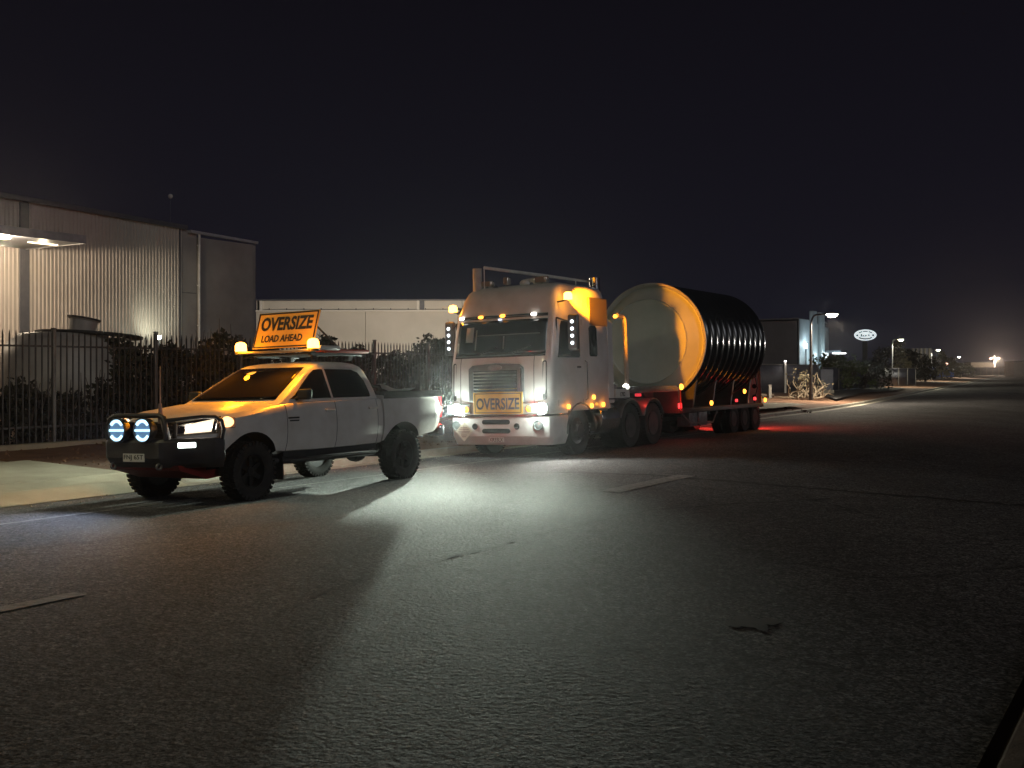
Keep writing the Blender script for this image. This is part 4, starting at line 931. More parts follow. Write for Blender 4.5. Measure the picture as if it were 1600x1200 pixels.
M_LEAF = noisy('hedge_leaf', (0.016, 0.018, 0.010), (0.052, 0.046, 0.028), 3.0, 0.75, lo=0.3, hi=0.75)
M_LEAF2 = noisy('dry_leaf', (0.07, 0.06, 0.032), (0.17, 0.14, 0.08), 3.0, 0.75, lo=0.3, hi=0.75)
M_BARK = noisy('bark', (0.05, 0.036, 0.026), (0.10, 0.075, 0.055), 8, 0.9, bump=0.4)
def shrubs(name, pts, per, size, label, cat, mat=None, stems=True):
    """pts: (s, t, height, radius) columns of foliage; all one planted mass"""
    m = MB(); sm = MB()
    for s, t, h, r in pts:
        base = ST(s, t, ZF)
        for q in range(int(max(3, h/0.34))):
            f = (q+0.5)/max(3, h/0.34)
            a = rng.random()*6.28; d = r*0.75*rng.random()
            c = base+Vector((d*math.cos(a), d*math.sin(a), h*(0.06+0.92*f)-0.1+0.16*rng.normal()))
            leaf_cloud(m, [(c, r*(0.45+0.35*rng.random())*(1.0 if f < 0.75 else 0.7))], size, per)
        for q in range(5):
            a = rng.random()*6.28; tip = base+Vector((r*0.7*math.cos(a), r*0.7*math.sin(a), h*(0.75+0.3*rng.random())))
            sm.ringtube([base+Vector((0.05*math.cos(a), 0.05*math.sin(a), 0)), base.lerp(tip, 0.5)+Vector((0.1*rng.normal(), 0.1*rng.normal(), 0)), tip], [0.03, 0.018, 0.006], n=5)
    root = m.build(name, mat or M_LEAF, fix=False); tag(root, label, cat)
    sm.build('stem', M_BARK, root, fix=False)
    return root
hp = []
for i in range(42):
    s = 3.0+i*0.34+0.1*rng.normal(); hp.append((s, -21.35-0.9*rng.random(), (1.45 if s < 13.5 else 1.55)+0.16*rng.normal(), 0.55))
shrubs('hedge', hp, 150, 0.13, 'low dark hedge behind the palisade fence at the left edge of the frame', 'hedge')
hp = []
for i in range(48):
    s = 17.4+i*0.30+0.1*rng.normal(); hp.append((s, -21.4-1.3*rng.random(), 2.32+0.20*rng.normal()+0.25*math.sin(s*1.3), 0.6))
shrubs('hedge', hp, 150, 0.14, 'taller dark hedge behind the fence between the floodlight and the ute cabin', 'hedge')
hp = [(30.5+i*0.42+0.15*rng.normal(), -21.8-1.4*rng.random(), (2.55 if i < 4 else 3.05)+0.25*rng.normal(), 0.75) for i in range(22)]
shrubs('shrub', hp, 140, 0.14, 'bushy dark shrub rising above the fence between the ute and the truck', 'shrub')
hp = [(32.6+0.2*i+0.1*rng.normal(), -22.0-0.5*rng.random(), 3.75+0.3*rng.normal(), 0.42) for i in range(5)]
shrubs('shrub', hp, 60, 0.13, 'feathery shrub top standing highest against the pale concrete wall', 'shrub')

# white drum-like yard tank with slanting filler neck
M_TANK = noisy('pale_tank', (0.44, 0.41, 0.36), (0.33, 0.30, 0.26), 1.5, 0.5)
yt = empty('yard_tank', AT(98, 31.5)+Vector((0, 0, ZF)), (0, 0, ROT_D), label='pale rounded tank with a slanting open neck standing behind the fence', cat='tank')
m = MB(); m.lathe([(1.55, 0), (1.72, 0.6), (1.74, 1.3), (1.66, 2.0), (1.48, 2.42), (1.16, 2.66), (0.6, 2.72), (0.001, 2.73)], n=40); m.build('tank_shell', M_TANK, yt)
m = MB(); m.lathe([(1.18, 0.0), (1.50, 0.03), (1.50, 0.09), (1.18, 0.10)], n=40, close=True); o = m.build('lid_ring', M_PLAST, yt); o.location = (0.75, -0.2, 2.58); o.rotation_euler = (0, R(4), 0)
m = MB(); m.lathe([(0.36, 0), (0.40, 0.36), (0.46, 0.40), (0.46, 0.43), (0.36, 0.40), (0.32, 0.05)], n=30, close=True); o = m.build('filler_neck', M_TANK, yt); o.location = (0.55, -0.1, 2.70); o.rotation_euler = (R(4), R(9), 0)
m = MB(); m.lathe([(0.40, 0), (0.475, 0.0), (0.475, 0.05), (0.40, 0.05)], n=30, close=True); o = m.build('neck_rim', M_PLAST, yt); o.location = (0.55+0.066, -0.13, 2.70+0.40); o.rotation_euler = (R(4), R(9), 0)

# warehouse: ribbed sheet wall, gutter, downpipe, canopy
M_SHEET = noisy('ribbed_cladding', (0.46, 0.41, 0.36), (0.37, 0.33, 0.29), 0.5, 0.45, 0.1, detail=8)
M_TILT = noisy('grey_panel_wall', (0.20, 0.18, 0.17), (0.27, 0.25, 0.23), 0.4, 0.8, bump=0.2, bscale=20)
M_TRIM = noisy('dark_trim', (0.06, 0.062, 0.07), (0.09, 0.09, 0.10), 3, 0.5)
wh = empty('warehouse', ST(27.4, -42, 0), (0, 0, ROT_D), label='large warehouse with ribbed cream cladding, dark gutter and lit canopy at far left', cat='building')
H0, H1 = 9.0, 8.62                                # eave falls slightly along the wall
def eave(x): return H0-0.026*x
def ribwall(x0, x1, pitch, name, mat):
    m = MB(); xs = []; x = x0
    while x < x1:
        xs += [(x, 0), (x+pitch*0.58, 0), (x+pitch*0.68, -0.035), (x+pitch*0.90, -0.035)]; x += pitch
    xs.append((x1, 0))
    vs = []
    for x, y in xs: vs += [(x, y, 0), (x, y, eave(x))]
    m.add(vs, [(2*i, 2*i+2, 2*i+3, 2*i+1) for i in range(len(xs)-1)]); return m.build(name, mat, wh, sharp=20)
ribwall(-14, 0.85, 0.19, 'wall', M_SHEET); ribwall(1.28, 9.5, 0.19, 'wall', M_SHEET)
m = MB(); m.box((1.065, -0.02, 4.45), (0.42, 0.12, 8.9)); m.build('column', M_TRIM, wh)
m = MB(); m.box((10.05, 0.05, 4.35), (1.08, 0.10, 8.7)); m.box((12.5, 0.0, 4.2), (3.75, 0.18, 8.4)); m.box((14.45, 0.25, 4.2), (0.4, 0.5, 8.4)); m.build('wall', M_TILT, wh)
m = MB(); m.box((9.5, -0.03, 4.35), (0.05, 0.06, 8.7)); m.box((10.05, -0.004, 5.6), (1.06, 0.02, 0.03)); m.build('corner_trim', M_TRIM, wh)
m = MB(); m.ringtube([(10.62, -0.17, 0.2), (10.62, -0.17, 8.55)], 0.055, n=10)
for z in (2, 4, 6, 8): m.box((10.62, -0.13, z), (0.16, 0.1, 0.05))
m.build('downpipe', noisy('white_pipe', (0.62, 0.6, 0.57), (0.5, 0.48, 0.45), 4, 0.5), wh)
rotg = Matrix.Rotation(math.atan(0.026), 3, 'Y')
m = MB(); m.box((-2.1, -0.12, eave(-2.1)+0.06), (23.9, 0.22, 0.20), rotg); m.box((-2.1, 6, eave(-2.1)+0.9), (23.9, 12.2, 0.10), rotg @ Matrix.Rotation(R(8), 3, 'X')); m.build('roof', M_TRIM, wh)
m = MB(); m.box((12.3, -0.14, eave(12.3)-0.10), (4.6, 0.24, 0.13), rotg); m.build('gutter', noisy('bright_gutter', (0.5, 0.5, 0.52), (0.4, 0.4, 0.42), 3, 0.4, 0.4), wh)
m = MB(); m.box((14.4, 6, 4.2), (0.4, 11.4, 8.3)); m.build('end_wall', M_TILT, wh)
m = MB(); m.ringtube([(9.2, 0.3, 8.7), (9.2, 0.3, 10.25)], 0.012, n=6); ms = m.build('vent_mast', M_TRIM, wh)
m = MB(); m.lathe([(0.001, -0.12), (0.08, -0.09), (0.12, 0), (0.08, 0.09), (0.001, 0.12)], (9.2, 0.3, 10.3), n=16); m.build('mast_ball', pbr('ball_pale', (0.6, 0.6, 0.55), 0.5), ms)
# canopy with strip lamps in its soffit
CW = 3.95
m = MB(); m.box((-4.5, -CW/2-0.02, 7.06), (11.2, CW, 0.26)); m.build('canopy', M_TRIM, wh, bevel=0.02)
m = MB(); m.box((-4.5, -CW-0.03, 7.08), (11.3, 0.06, 0.34)); m.box((1.13, -CW/2, 7.08), (0.06, CW, 0.34)); m.build('canopy_fascia', noisy('fascia', (0.20, 0.20, 0.21), (0.28, 0.28, 0.29), 3, 0.45), wh)
E_CAN = glow('canopy_lamp_glow', (1.0, 0.83, 0.52), 6); E_CANH = glow('canopy_flood_glow', (1.0, 0.84, 0.52), 30)
m = MB(); m.box((0.2, -2.55, 6.91), (1.3, 0.12, 0.03)); m.build('strip_lamp', E_CAN, wh)
m = MB(); m.box((-2.3, -3.65, 6.86), (0.45, 0.35, 0.12)); m.build('flood_lamp', E_CANH, wh)
lamp('canopy_light', 'POINT', (0.2, -2.55, 6.72), 60, (1, 0.82, 0.52), 0.15, wh)
lamp('canopy_light', 'POINT', (-2.3, -3.6, 6.6), 1150, (1, 0.80, 0.58), 0.15, wh)
lamp('canopy_light', 'POINT', (-9.0, -3.4, 6.6), 1050, (1, 0.80, 0.58), 0.15, wh)
# low floodlight at the foot of the cladding
fl = empty('floodlight', AT(248, 50.6), (0, 0, ROT_D), label='small white floodlight on a short post washing the cladding beside the downpipe', cat='lamp')
m = MB(); m.cyl((0, 0, 0), (0, 0, 3.22), 0.035, n=8); m.build('lamp_post', M_TRIM, fl)
m = MB(); m.box((0, 0, 3.29), (0.24, 0.10, 0.20)); m.build('lamp_head', M_TRIM, fl, bevel=0.02)
m = MB(); m.box((0, -0.055, 3.29), (0.20, 0.012, 0.16)); m.build('lamp_lens', glow('flood_white', (0.92, 1.0, 0.96), 22), fl)
lamp('flood_spill', 'POINT', (0.3, -0.25, 3.35), 40, (0.92, 1.0, 0.82), 0.06, fl)
lamp('flood_light', 'SPOT', (0.2, 0.15, 3.35), 110, (0.95, 1.0, 0.80), 0.06, fl, (0.45, 1, 0.75), 100, 0.8)

# concrete building square to us behind the hedge
M_PRE = noisy('precast_concrete', (0.42, 0.39, 0.33), (0.52, 0.48, 0.41), 0.35, 0.85, bump=0.2, bscale=14, detail=9, lo=0.3, hi=0.7)
Yc = 75.0
cbx = empty('concrete_building', (AT(400, Yc).x, Yc, 0), (0, 0, R(-1.2)), label='pale precast concrete building with a recessed parapet band behind the roof sign', cat='building')
W_ = 22.5
def zc(py): return HC+(HY-py)*Yc/FPX
m = MB(); x = 0.0
for x0, x1 in ((0.0, 7.55), (7.58, 15.1), (15.13, W_)): m.box(((x0+x1)/2, 0.2, zc(487)/2), (x1-x0, 0.4, zc(487)))
m.build('wall', M_PRE, cbx, bevel=0.012)
m = MB(); m.box((W_/2, 0.28, (zc(487)+zc(470))/2), (W_, 0.3, zc(470)-zc(487))); m.build('parapet', M_PRE, cbx)
m = MB(); m.box((W_/2, 0.10, zc(487)+0.05), (W_+0.1, 0.56, 0.10)); 
for px in (408, 654): m.box((AT(px, Yc).x-AT(400, Yc).x, 0.12, (zc(487)+zc(470))/2), (0.16, 0.5, zc(470)-zc(487)))
m.build('ledge', pbr('ledge_paint', (0.6, 0.57, 0.5), 0.6), cbx)
m = MB(); m.box((AT(660, Yc).x-AT(400, Yc).x, 0.10, (zc(487)+zc(470))/2+0.06), (0.30, 0.2, zc(470)-zc(487)-0.16)); m.build('scupper', M_TRIM, cbx)
m = MB()
for k in range(18): m.box((0.9+1.2*k, 0.115, zc(485)+0.10), (0.06, 0.06, 0.10))
m.build('cleat', M_TRIM, cbx)
m = MB(); m.box((W_/2, 0.25, zc(470)+0.05), (W_+0.15, 0.56, 0.10)); m.build('coping', M_TRIM, cbx)
m = MB(); m.box((W_/2, 8.2, zc(480)/2), (W_-0.1, 15.5, zc(480)-0.2)); m.build('side_wall', M_TILT, cbx)
yl = empty('wall_fill_lamp', (AT(640, 60).x, 60.0, 0), label='unseen yard lamp added behind the hedge to light the concrete wall', cat='lamp')  # unseen lamp, put in to brighten the concrete wall
m = MB(); m.cyl((0, 0, 0), (0, 0, 2.6), 0.05, n=8); m.build('lamp_post', M_TRIM, yl)
m = MB(); m.box((0, 0.05, 2.62), (0.4, 0.14, 0.26)); m.build('lamp_head', M_TRIM, yl, bevel=0.02)
lamp('wall_fill_spot', 'SPOT', (0, 0.2, 2.62), 5600, (1.0, 0.87, 0.72), 0.1, yl, (-0.25, 1, 0.18), 130, 0.9)

# street lamp just left of the frame, same pattern as those up the street
M_POLE = noisy('galvanised', (0.24, 0.24, 0.24), (0.17, 0.17, 0.17), 4, 0.5, 0.5)
def street_lamp(base, h, reach, head_dir, label, power, col, strength, group='street lamps along the road', dark=False, lens=1.2):
    o = empty('street_lamp', base, (0, 0, math.atan2(head_dir[1], head_dir[0])), label=label, cat='street lamp', group=group)
    pm = M_FENCE if dark else M_POLE  # dark: backlit shade put into the pole's colour
    m = MB(); pts = [(0, 0, 0), (0, 0, h*0.55), (0, 0, h-0.6)]
    for k in range(1, 7):
        th = R(90*k/6); pts.append((reach*0.35*(1-math.cos(th)), 0, h-0.6+0.6*math.sin(th)))
    pts.append((reach, 0, h+0.06)); rad = [0.085, 0.07, 0.06]+[0.05]*6+[0.035]
    m.ringtube(pts, rad, n=12); m.cyl((0, 0, 0), (0, 0, 0.35), 0.12, n=12); m.build('pole', pm, o)
    m = MB(); m.box((reach+0.22, 0, h+0.07), (0.55, 0.24, 0.11), None, (0.7, 0.6)); m.build('lamp_head', pm, o, bevel=0.03)
    m = MB(); m.lathe([(0.001, -0.09), (0.10, -0.07), (0.17, 0.0), (0.17, 0.02)], axis='Z', n=20); q = m.build('lamp_lens', glow('street_glow_%d' % int(strength*10), col, strength), o); q.location = (reach+0.26, 0, h); q.scale = (1.3*lens, 1.0*lens, 1.2*lens)
    if power: lamp('street_light', 'SPOT', (reach+0.3, 0, h-0.16), power, col, 0.14, o, (0.15, 0, -1), 172, 0.15)
    return o
WARMW = (1.0, 0.90, 0.62)
street_lamp(ST(5.0, -16.6, ZV)+Vector((0, 0, 0.05)), 7.2, 1.2, (DY, -DX), 'street lamp on the left verge just outside the frame lighting the driveway', 700, (1.0, 0.88, 0.50), 20)

# ------------------------------------------------------------------ up the street on the right
zg = zv2+0.0
def toward_road(): return (0.90, -0.43)
b = GP(1394, 603.5, zg); hh = HC+(HY-531)*b.y/FPX-zg
street_lamp(b, hh, 0.55, (1, -0.2), 'nearest lit street lamp on a pale curved pole beyond the side street', 2600, (1.0, 0.95, 0.72), 30)
b = GP(1455, 595.0, zg); hh = HC+(HY-547)*b.y/FPX-zg
street_lamp(b, hh, 0.7, (1, -0.2), 'second lit street lamp from the side street, in front of the striped building', 3600, (1.0, 0.97, 0.74), 40)
b = GP(1489, 590.3, zg); hh = HC+(HY-558)*b.y/FPX-zg
street_lamp(b, hh, 0.9, (1, -0.2), 'smallest lit street lamp, last one before the road fades out', 5000, (1.0, 0.98, 0.80), 45)
# made-up floodlight outside the frame, added to put highlights on the tank ribs
xf = empty('floodlight', (33.0, 50.0, 0), (0, 0, R(30)), label='made-up floodlight on a post outside the right edge, added for highlights on the tank ribs', cat='lamp')
m = MB(); m.cyl((0, 0, -0.2), (0, 0, 3.5), 0.05, n=8); m.build('lamp_post', M_TRIM, xf)
m = MB(); m.box((0, 0, 3.6), (0.24, 0.34, 0.26)); m.build('lamp_head', M_TRIM, xf, bevel=0.02)
q = lamp('rib_highlight_spot', 'SPOT', (32.6, 49.7, 3.6), 5200, (1.0, 0.96, 0.9), 0.12, None, (6.6-32.6, 31.5-49.7, 2.95-3.6), 9, 0.6)
# finned building
def bp_z(py, Y): return HC+(HY-py)*Y/FPX
c0 = AT(1247, 88.0)
fb = empty('finned_building', (c0.x, c0.y, 0), (0, 0, ROT_D), label='grey box building whose blue-lit facade has two tall fins', cat='building')
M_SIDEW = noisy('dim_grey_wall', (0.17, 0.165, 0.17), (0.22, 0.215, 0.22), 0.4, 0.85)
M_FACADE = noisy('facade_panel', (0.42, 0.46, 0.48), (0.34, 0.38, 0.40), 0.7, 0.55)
h88 = bp_z(498, 88.0)
m = MB(); m.box((4.3, 7.0, h88/2-0.1), (8.6, 13.8, h88-0.1)); m.box((4.3, 7.0, h88), (8.8, 14.0, 0.12)); m.build('wall', M_SIDEW, fb)
for x0, x1, top in ((0.0, 2.9, 0.0), (4.1, 5.2, -0.22), (6.5, 8.6, -0.45)):
    m = MB(); m.box(((x0+x1)/2, -0.06, (h88+top)/2), (x1-x0-0.03, 0.10, h88+top)); m.build('facade_panel', M_FACADE, fb, bevel=0.01)
for x0, x1, py in ((3.05, 4.05, 486), (5.3, 6.4, 488.5)):
    xm = (x0+x1)/2; Y = c0.y+xm*DY; top = bp_z(py, Y)
    m = MB(); m.box((xm, -0.18, top/2), (x1-x0, 0.40, top)); m.build('fin', M_FACADE, fb, bevel=0.06)
m = MB(); m.box((8.2, -0.12, 2.35), (0.7, 0.05, 0.55)); m.build('window', pbr('teal_window', (0.02, 0.08, 0.09), 0.1), fb)
m = MB(); m.box((7.6, -0.9, 3.35), (2.4, 1.6, 0.18)); m.build('entry_canopy', M_TRIM, fb)
m = MB(); m.box((7.9, -1.2, 3.22), (1.2, 0.8, 0.06)); m.build('canopy_lamp', glow('entry_glow', (0.95, 1.0, 1.0), 12), fb)
lamp('entry_light', 'POINT', (7.7, -1.3, 3.0), 160, (0.92, 1.0, 1.0), 0.1, fb)
m = MB(); m.box((1.5, -0.20, 3.75), (0.16, 0.14, 0.40)); m.build('wall_lamp', glow('wall_lamp_glow', (0.85, 0.97, 1.0), 9), fb)
m = MB(); m.box((1.5, -0.20, 2.6), (0.07, 0.10, 1.8)); m.build('conduit', M_TRIM, fb)
lamp('wall_light', 'POINT', (1.5, -0.75, 3.9), 75, (0.72, 0.92, 1.0), 0.1, fb)
for x in (3.4, 5.9): lamp('wall_light', 'POINT', (x, -1.6, 2.9), 95, (0.70, 0.95, 1.0), 0.1, fb)
# street lamp in front of it; its pole is coloured dark for being backlit
b = GP(1267, 625.0, zg); hh = HC+(HY-492)*b.y/FPX-zg
street_lamp(b, hh, (1299-1267)/FPX*b.y-0.26, (1, -0.12), 'brightest street lamp, its pole coloured dark as backlit, standing by the pale leafless bush', 4800, (1.0, 0.86, 0.66), 60, dark=True, lens=1.35)
# dark sheet fence, gate posts, letter box, bollard
def flat_fence(name, Pa, Pb, h, label, mat, cat='fence', bays=6, posts=True):
    d = (Pb-Pa); L_ = math.hypot(d.x, d.y); o = empty(name, (Pa.x, Pa.y, zg), (0, 0, math.atan2(d.y, d.x)), label=label, cat=cat)
    m = MB(); n = int(L_/0.2); xs = [L_*i/n for i in range(n+1)]
    vs = []
    for i, x in enumerate(xs): y = 0.02*(i % 2); vs += [(x, y, 0.05), (x, y, h)]
    m.add(vs, [(2*i, 2*i+2, 2*i+3, 2*i+1) for i in range(n)]); m.build('fence_sheet', mat, o, sharp=15, solid=0.006)
    m = MB(); m.box((L_/2, -0.03, h+0.02), (L_, 0.05, 0.05)); m.build('rail', M_FPOST, o)
    for k in range(bays+1):
        m = MB(); m.box((L_*k/bays, -0.05, h/2+0.03), (0.07, 0.07, h+0.06)); m.build('post', M_FPOST, o)
    return o
M_DARKSHEET = noisy('dark_blue_sheet', (0.035, 0.037, 0.05), (0.055, 0.055, 0.07), 1.5, 0.6)
flat_fence('yard_fence', AT(1130, 76), AT(1278, 76), 1.95, 'dark sheet fence with bright top rail in front of the grey box building', M_DARKSHEET, bays=3)
flat_fence('yard_fence', AT(1284, 79), AT(1430, 118), 1.75, 'long dark mesh fence running up the street behind the green bushes', M_DARKSHEET, bays=8)
b = AT(1227, 75.8); gl = empty('gate_lamp', (b.x, b.y, zg), label='small white lamp on top of a gate post in the dark sheet fence', cat='lamp')
m = MB(); m.box((0, 0, 1.05), (0.12, 0.12, 2.1)); m.build('gate_post', pbr('gate_post_white', (0.5, 0.49, 0.46), 0.6), gl)
m = MB(); m.lathe([(0.001, 0.09), (0.07, 0.06), (0.09, 0), (0.001, -0.02)], (0, -0.02, 2.18), n=14); m.build('lamp_globe', glow('gate_glow', (1, 0.9, 0.85), 8), gl)
lamp('gate_light', 'POINT', (0, -0.3, 2.25), 9, (1, 0.9, 0.8), 0.06, gl)
b = GP(1203, 622.5, zg); bo = MB(); bo.box((0, 0, 0.36), (0.16, 0.16, 0.72)); bo.box((0, 0, 0.74), (0.19, 0.19, 0.06)); o = bo.build('bollard', pbr('bollard_grey', (0.22, 0.21, 0.19), 0.7), bevel=0.015); o.location = b; tag(o, 'short grey bollard post at the edge of the verge behind the trailer', 'bollard')
b = AT(1290, 74.0); st_ = MB(); 
sf = empty('service_cabinet', (b.x, b.y, zg), label='grey electrical cabinet on a pale plinth left of the green bushes', cat='cabinet')
m = MB(); m.box((0, 0, 0.12), (0.95, 0.8, 0.24)); m.build('plinth', M_KERB, sf, bevel=0.02)
m = MB(); m.box((0, 0, 0.95), (0.85, 0.7, 1.4)); m.build('cabinet_body', pbr('cabinet_grey', (0.10, 0.11, 0.14), 0.6), sf, bevel=0.02)
m = MB(); m.box((0.1, -0.36, 1.0), (0.03, 0.03, 0.24)); m.build('handle', M_TRIM, sf)
# pale leafless bush and logs
b = GP(1257, 623.0, zg)
bsh = MB()
for k in range(46):
    a = rng.random()*6.28; L_ = 0.6+1.1*rng.random(); el = R(15+65*rng.random()); p = b+Vector((0.55*rng.normal(), 0.5*rng.normal(), 0.05)); P = [p]
    d = Vector((math.cos(a)*math.cos(el), math.sin(a)*math.cos(el), math.sin(el)))
    for j in range(4):
        d = (d+0.35*Vector(rng.normal(size=3))).normalized(); P.append(P[-1]+d*L_/4)
    if min(q.z for q in P) < b.z-0.02: continue
    bsh.ringtube(P, [0.045, 0.038, 0.03, 0.022, 0.012], n=5)
o = bsh.build('bush', noisy('pale_twig', (0.24, 0.19, 0.13), (0.14, 0.11, 0.075), 6, 0.8), fix=False); tag(o, 'pale leafless bush with tangled branches at the foot of the dark pole', 'bush')
lf = MB(); leaf_cloud(lf, [(b+Vector((0.9*rng.normal(), 0.4*rng.normal(), 0.5+0.9*rng.random())), 0.4) for _ in range(9)], 0.13, 22); lf.build('foliage', M_LEAF2, o, fix=False)
lg = MB()
for dx, dy, L_, a in ((-3.0, 0.3, 1.9, 8), (-2.3, 0.9, 1.6, -14), (-3.6, 1.2, 1.5, 20)):
    c = b+Vector((dx, dy, 0.14)); d = Vector((math.cos(R(a)), math.sin(R(a)), 0.03))*L_/2; lg.ringtube([c-d, c+d*0.2, c+d], [0.13, 0.12, 0.09], n=9)
o = lg.build('fallen_branch', M_BARK); tag(o, 'fallen branches lying on the verge left of the pale bush', 'log')
# green bushes behind the fence corner
def bush_blob(px, Y, py_top, w, n, label, mat=M_LEAF, size=0.22, base_py=None, name='bush', cat='bush', per=60):
    c = AT(px, Y); H = bp_z(py_top, Y)-zg; m = MB(); cs = []
    for k in range(n):
        f = rng.random()**0.7; cs.append((Vector((c.x+w*0.5*rng.normal()*0.55*(1.15-0.6*f), c.y+0.8*rng.normal(), zg+H*(0.12+0.80*f))), 0.34+0.3*rng.random()))
    leaf_cloud(m, cs, size, per); o = m.build(name, mat, fix=False); tag(o, label, cat)
    s = MB()
    for k in range(6): 
        a = rng.normal(size=2); s.ringtube([Vector((c.x+0.1*a[0], c.y+0.1*a[1], zg)), Vector((c.x+w*0.16*a[0], c.y+0.4*a[1], zg+H*0.55)), Vector((c.x+w*0.24*a[0], c.y+0.5*a[1], zg+H*0.85))], [0.05, 0.035, 0.012], n=5)
    s.build('stem', M_BARK, o, fix=False); return o
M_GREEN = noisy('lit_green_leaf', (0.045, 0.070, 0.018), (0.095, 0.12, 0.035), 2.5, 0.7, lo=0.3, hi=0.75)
bush_blob(1298, 84, 556, 3.6, 26, 'bright-topped green bush under the entry canopy of the finned building', M_GREEN)
bush_blob(1325, 86, 560, 4.2, 26, 'wide green bush above the dark mesh fence, left of the small red light', M_GREEN)
bush_blob(1350, 92, 566, 4.0, 20, 'low dark bush between the wide green bush and the first pale lamp pole')
def tree(px, Y, py_top, w, label, mat=M_LEAF, n=40, size=0.30):
    c = AT(px, Y); H = bp_z(py_top, Y)-zg
    o = empty('tree', (c.x, c.y, zg), label=label, cat='tree')
    m = MB(); tips = []
    m.ringtube([(0, 0, 0), (0.05, 0.02, H*0.25), (0.0, 0.05, H*0.55), (0.05, 0, H*0.9)], [0.16, 0.12, 0.08, 0.03], n=8)
    for k in range(9):
        a = rng.random()*6.28; z0 = H*(0.25+0.5*rng.random()); e = Vector((w*0.42*math.cos(a), w*0.42*math.sin(a), z0+H*0.2*rng.random())); tips.append(e); m.ringtube([(0.02, 0.02, z0), Vector((0, 0, z0)).lerp(e, 0.5)+Vector((0, 0, 0.1)), e], [0.05, 0.035, 0.012], n=5)
    m.build('trunk', M_BARK, o, fix=False)
    m = MB(); cs = []
    for k in range(n):
        f = rng.random(); ww = w*0.5*math.sin(math.pi*min(1, 0.18+0.78*f))
        a = rng.random()*6.28; d = ww*math.sqrt(rng.random()); cs.append((Vector((d*math.cos(a), d*math.sin(a), H*(0.2+0.78*f))), 0.3+0.4*rng.random()))
    leaf_cloud(m, cs, size, 38); m.build('crown', mat, o, fix=False); return o
tree(1404, 121, 536, 2.6, 'slender street tree right beside the nearest lit lamp pole', M_LEAF2, 30)
tree(1384, 128, 545, 4.5, 'dark tree left of the nearest lit lamp pole')
tree(1424, 135, 549, 5.0, 'dark rounded tree between the nearest lamp and the striped building')
tree(1446, 150, 556, 4.5, 'dark tree in front of the striped building, left of the second lamp')
tree(1471, 178, 553, 4.0, 'thin tree just right of the second lit lamp', M_LEAF2)
tree(1487, 215, 562, 4.5, 'small tree under the smallest lit street lamp', M_LEAF2)
tree(1502, 232, 570, 6.0, 'dark tree at the end of the left verge beyond the last lamp')
# oval sign on a dark pylon
Ys = 118.0; c = AT(1352, Ys); os_ = empty('oval_sign', (c.x, c.y, zg), (0, 0, R(-10)), label='glowing white oval sign with dark lettering on a dark pylon', cat='sign')
zs = bp_z(523.5, Ys)-zg
m = MB(); m.box((0, 0.3, zs/2), (0.5, 0.25, zs)); m.build('pylon', M_SEAM, os_)
m = MB(); m.lathe([(1.0, -0.10), (1.0, 0.08), (0.001, 0.09)], axis='Y', n=48); o = m.build('sign_face', glow('oval_glow', (0.86, 0.97, 1.0), 0.85), os_); o.location = (0, 0, zs); o.scale = (1.16, -1, 0.60)
E_SIGNDARK = pbr('sign_dark_blue', (0.02, 0.035, 0.06), 0.5)
m = MB()
for k in range(17):
    if k % 6 == 5: continue
    th = R(35+110*k/16); m.box((0.80*math.cos(th), -0.115, zs+0.40*math.sin(th)), (0.085, 0.02, 0.10))
for k in range(9): th = R(225+90*k/8); m.box((0.86*math.cos(th), -0.115, zs+0.42*math.sin(th)), (0.17, 0.02, 0.12))
for x, w, h in ((-0.42, 0.13, 0.24), (-0.22, 0.10, 0.14), (0.05, 0.12, 0.18), (0.36, 0.12, 0.20), (-0.85, 0.20, 0.18), (0.80, 0.18, 0.20)): m.box((x, -0.115, zs-0.05+h/2-0.08), (w, 0.02, h))
m.box((-0.2, -0.113, zs-0.13), (0.62, 0.02, 0.05)); m.build('sign_marks', E_SIGNDARK, os_)
# striped building far behind, small red lamp, low far buildings and the end of the road
c = AT(1425, 190); sb = empty('striped_building', (c.x, c.y, zg), label='tall narrow building with pale vertical stripes behind the second lamp', cat='building')
M_STRIPE = noisy('stripe_pale', (0.34, 0.30, 0.22), (0.25, 0.22, 0.17), 1, 0.8)
m = MB(); m.box((1.6, 2.0, 2.6), (3.6, 4, 5.6)); m.box((4.6, 3.0, 2.0), (2.4, 4, 4.0)); m.build('wall', M_SIDEW, sb)
for x in (0.15, 0.8, 1.5, 2.2, 3.0): 
    m = MB(); m.box((x, -0.12, 2.75), (0.22, 0.2, 5.3)); m.build('stripe', M_STRIPE, sb)
m = MB()
for k in range(5): m.box((4.7, 0.95, 1.2+0.6*k), (2.0, 0.12, 0.16))
m.build('louvre', M_STRIPE, sb)
lamp('stripe_light', 'POINT', (4.0, -4.0, 2.2), 260, (1, 0.92, 0.7), 0.2, sb)
def small_lamp(px, Y, py, col, s, r, label, parent_h=True, cat='lamp'):
    c = AT(px, Y); h = bp_z(py, Y)-zg; o = empty('pole_lamp', (c.x, c.y, zg), label=label, cat=cat)
    m = MB(); m.cyl((0, 0.1, 0), (0, 0.1, h), 0.07, n=8); m.build('pole', M_FENCE, o)
    m = MB(); m.lathe([(0.001, -r), (r*0.8, -r*0.6), (r, 0), (r*0.7, r*0.5), (0.001, r*0.7)], (0, 0, h), n=14); m.build('lamp_globe', glow('globe_%d' % px, col, s), o); return o
small_lamp(1371, 140, 559, (1.0, 0.42, 0.36), 1.6, 0.24, 'small dull red light between the oval sign and the first lamp pole')
small_lamp(1479, 200, 568, (1.0, 0.55, 0.42), 2.6, 0.30, 'small pinkish light low between the second and third street lamps')
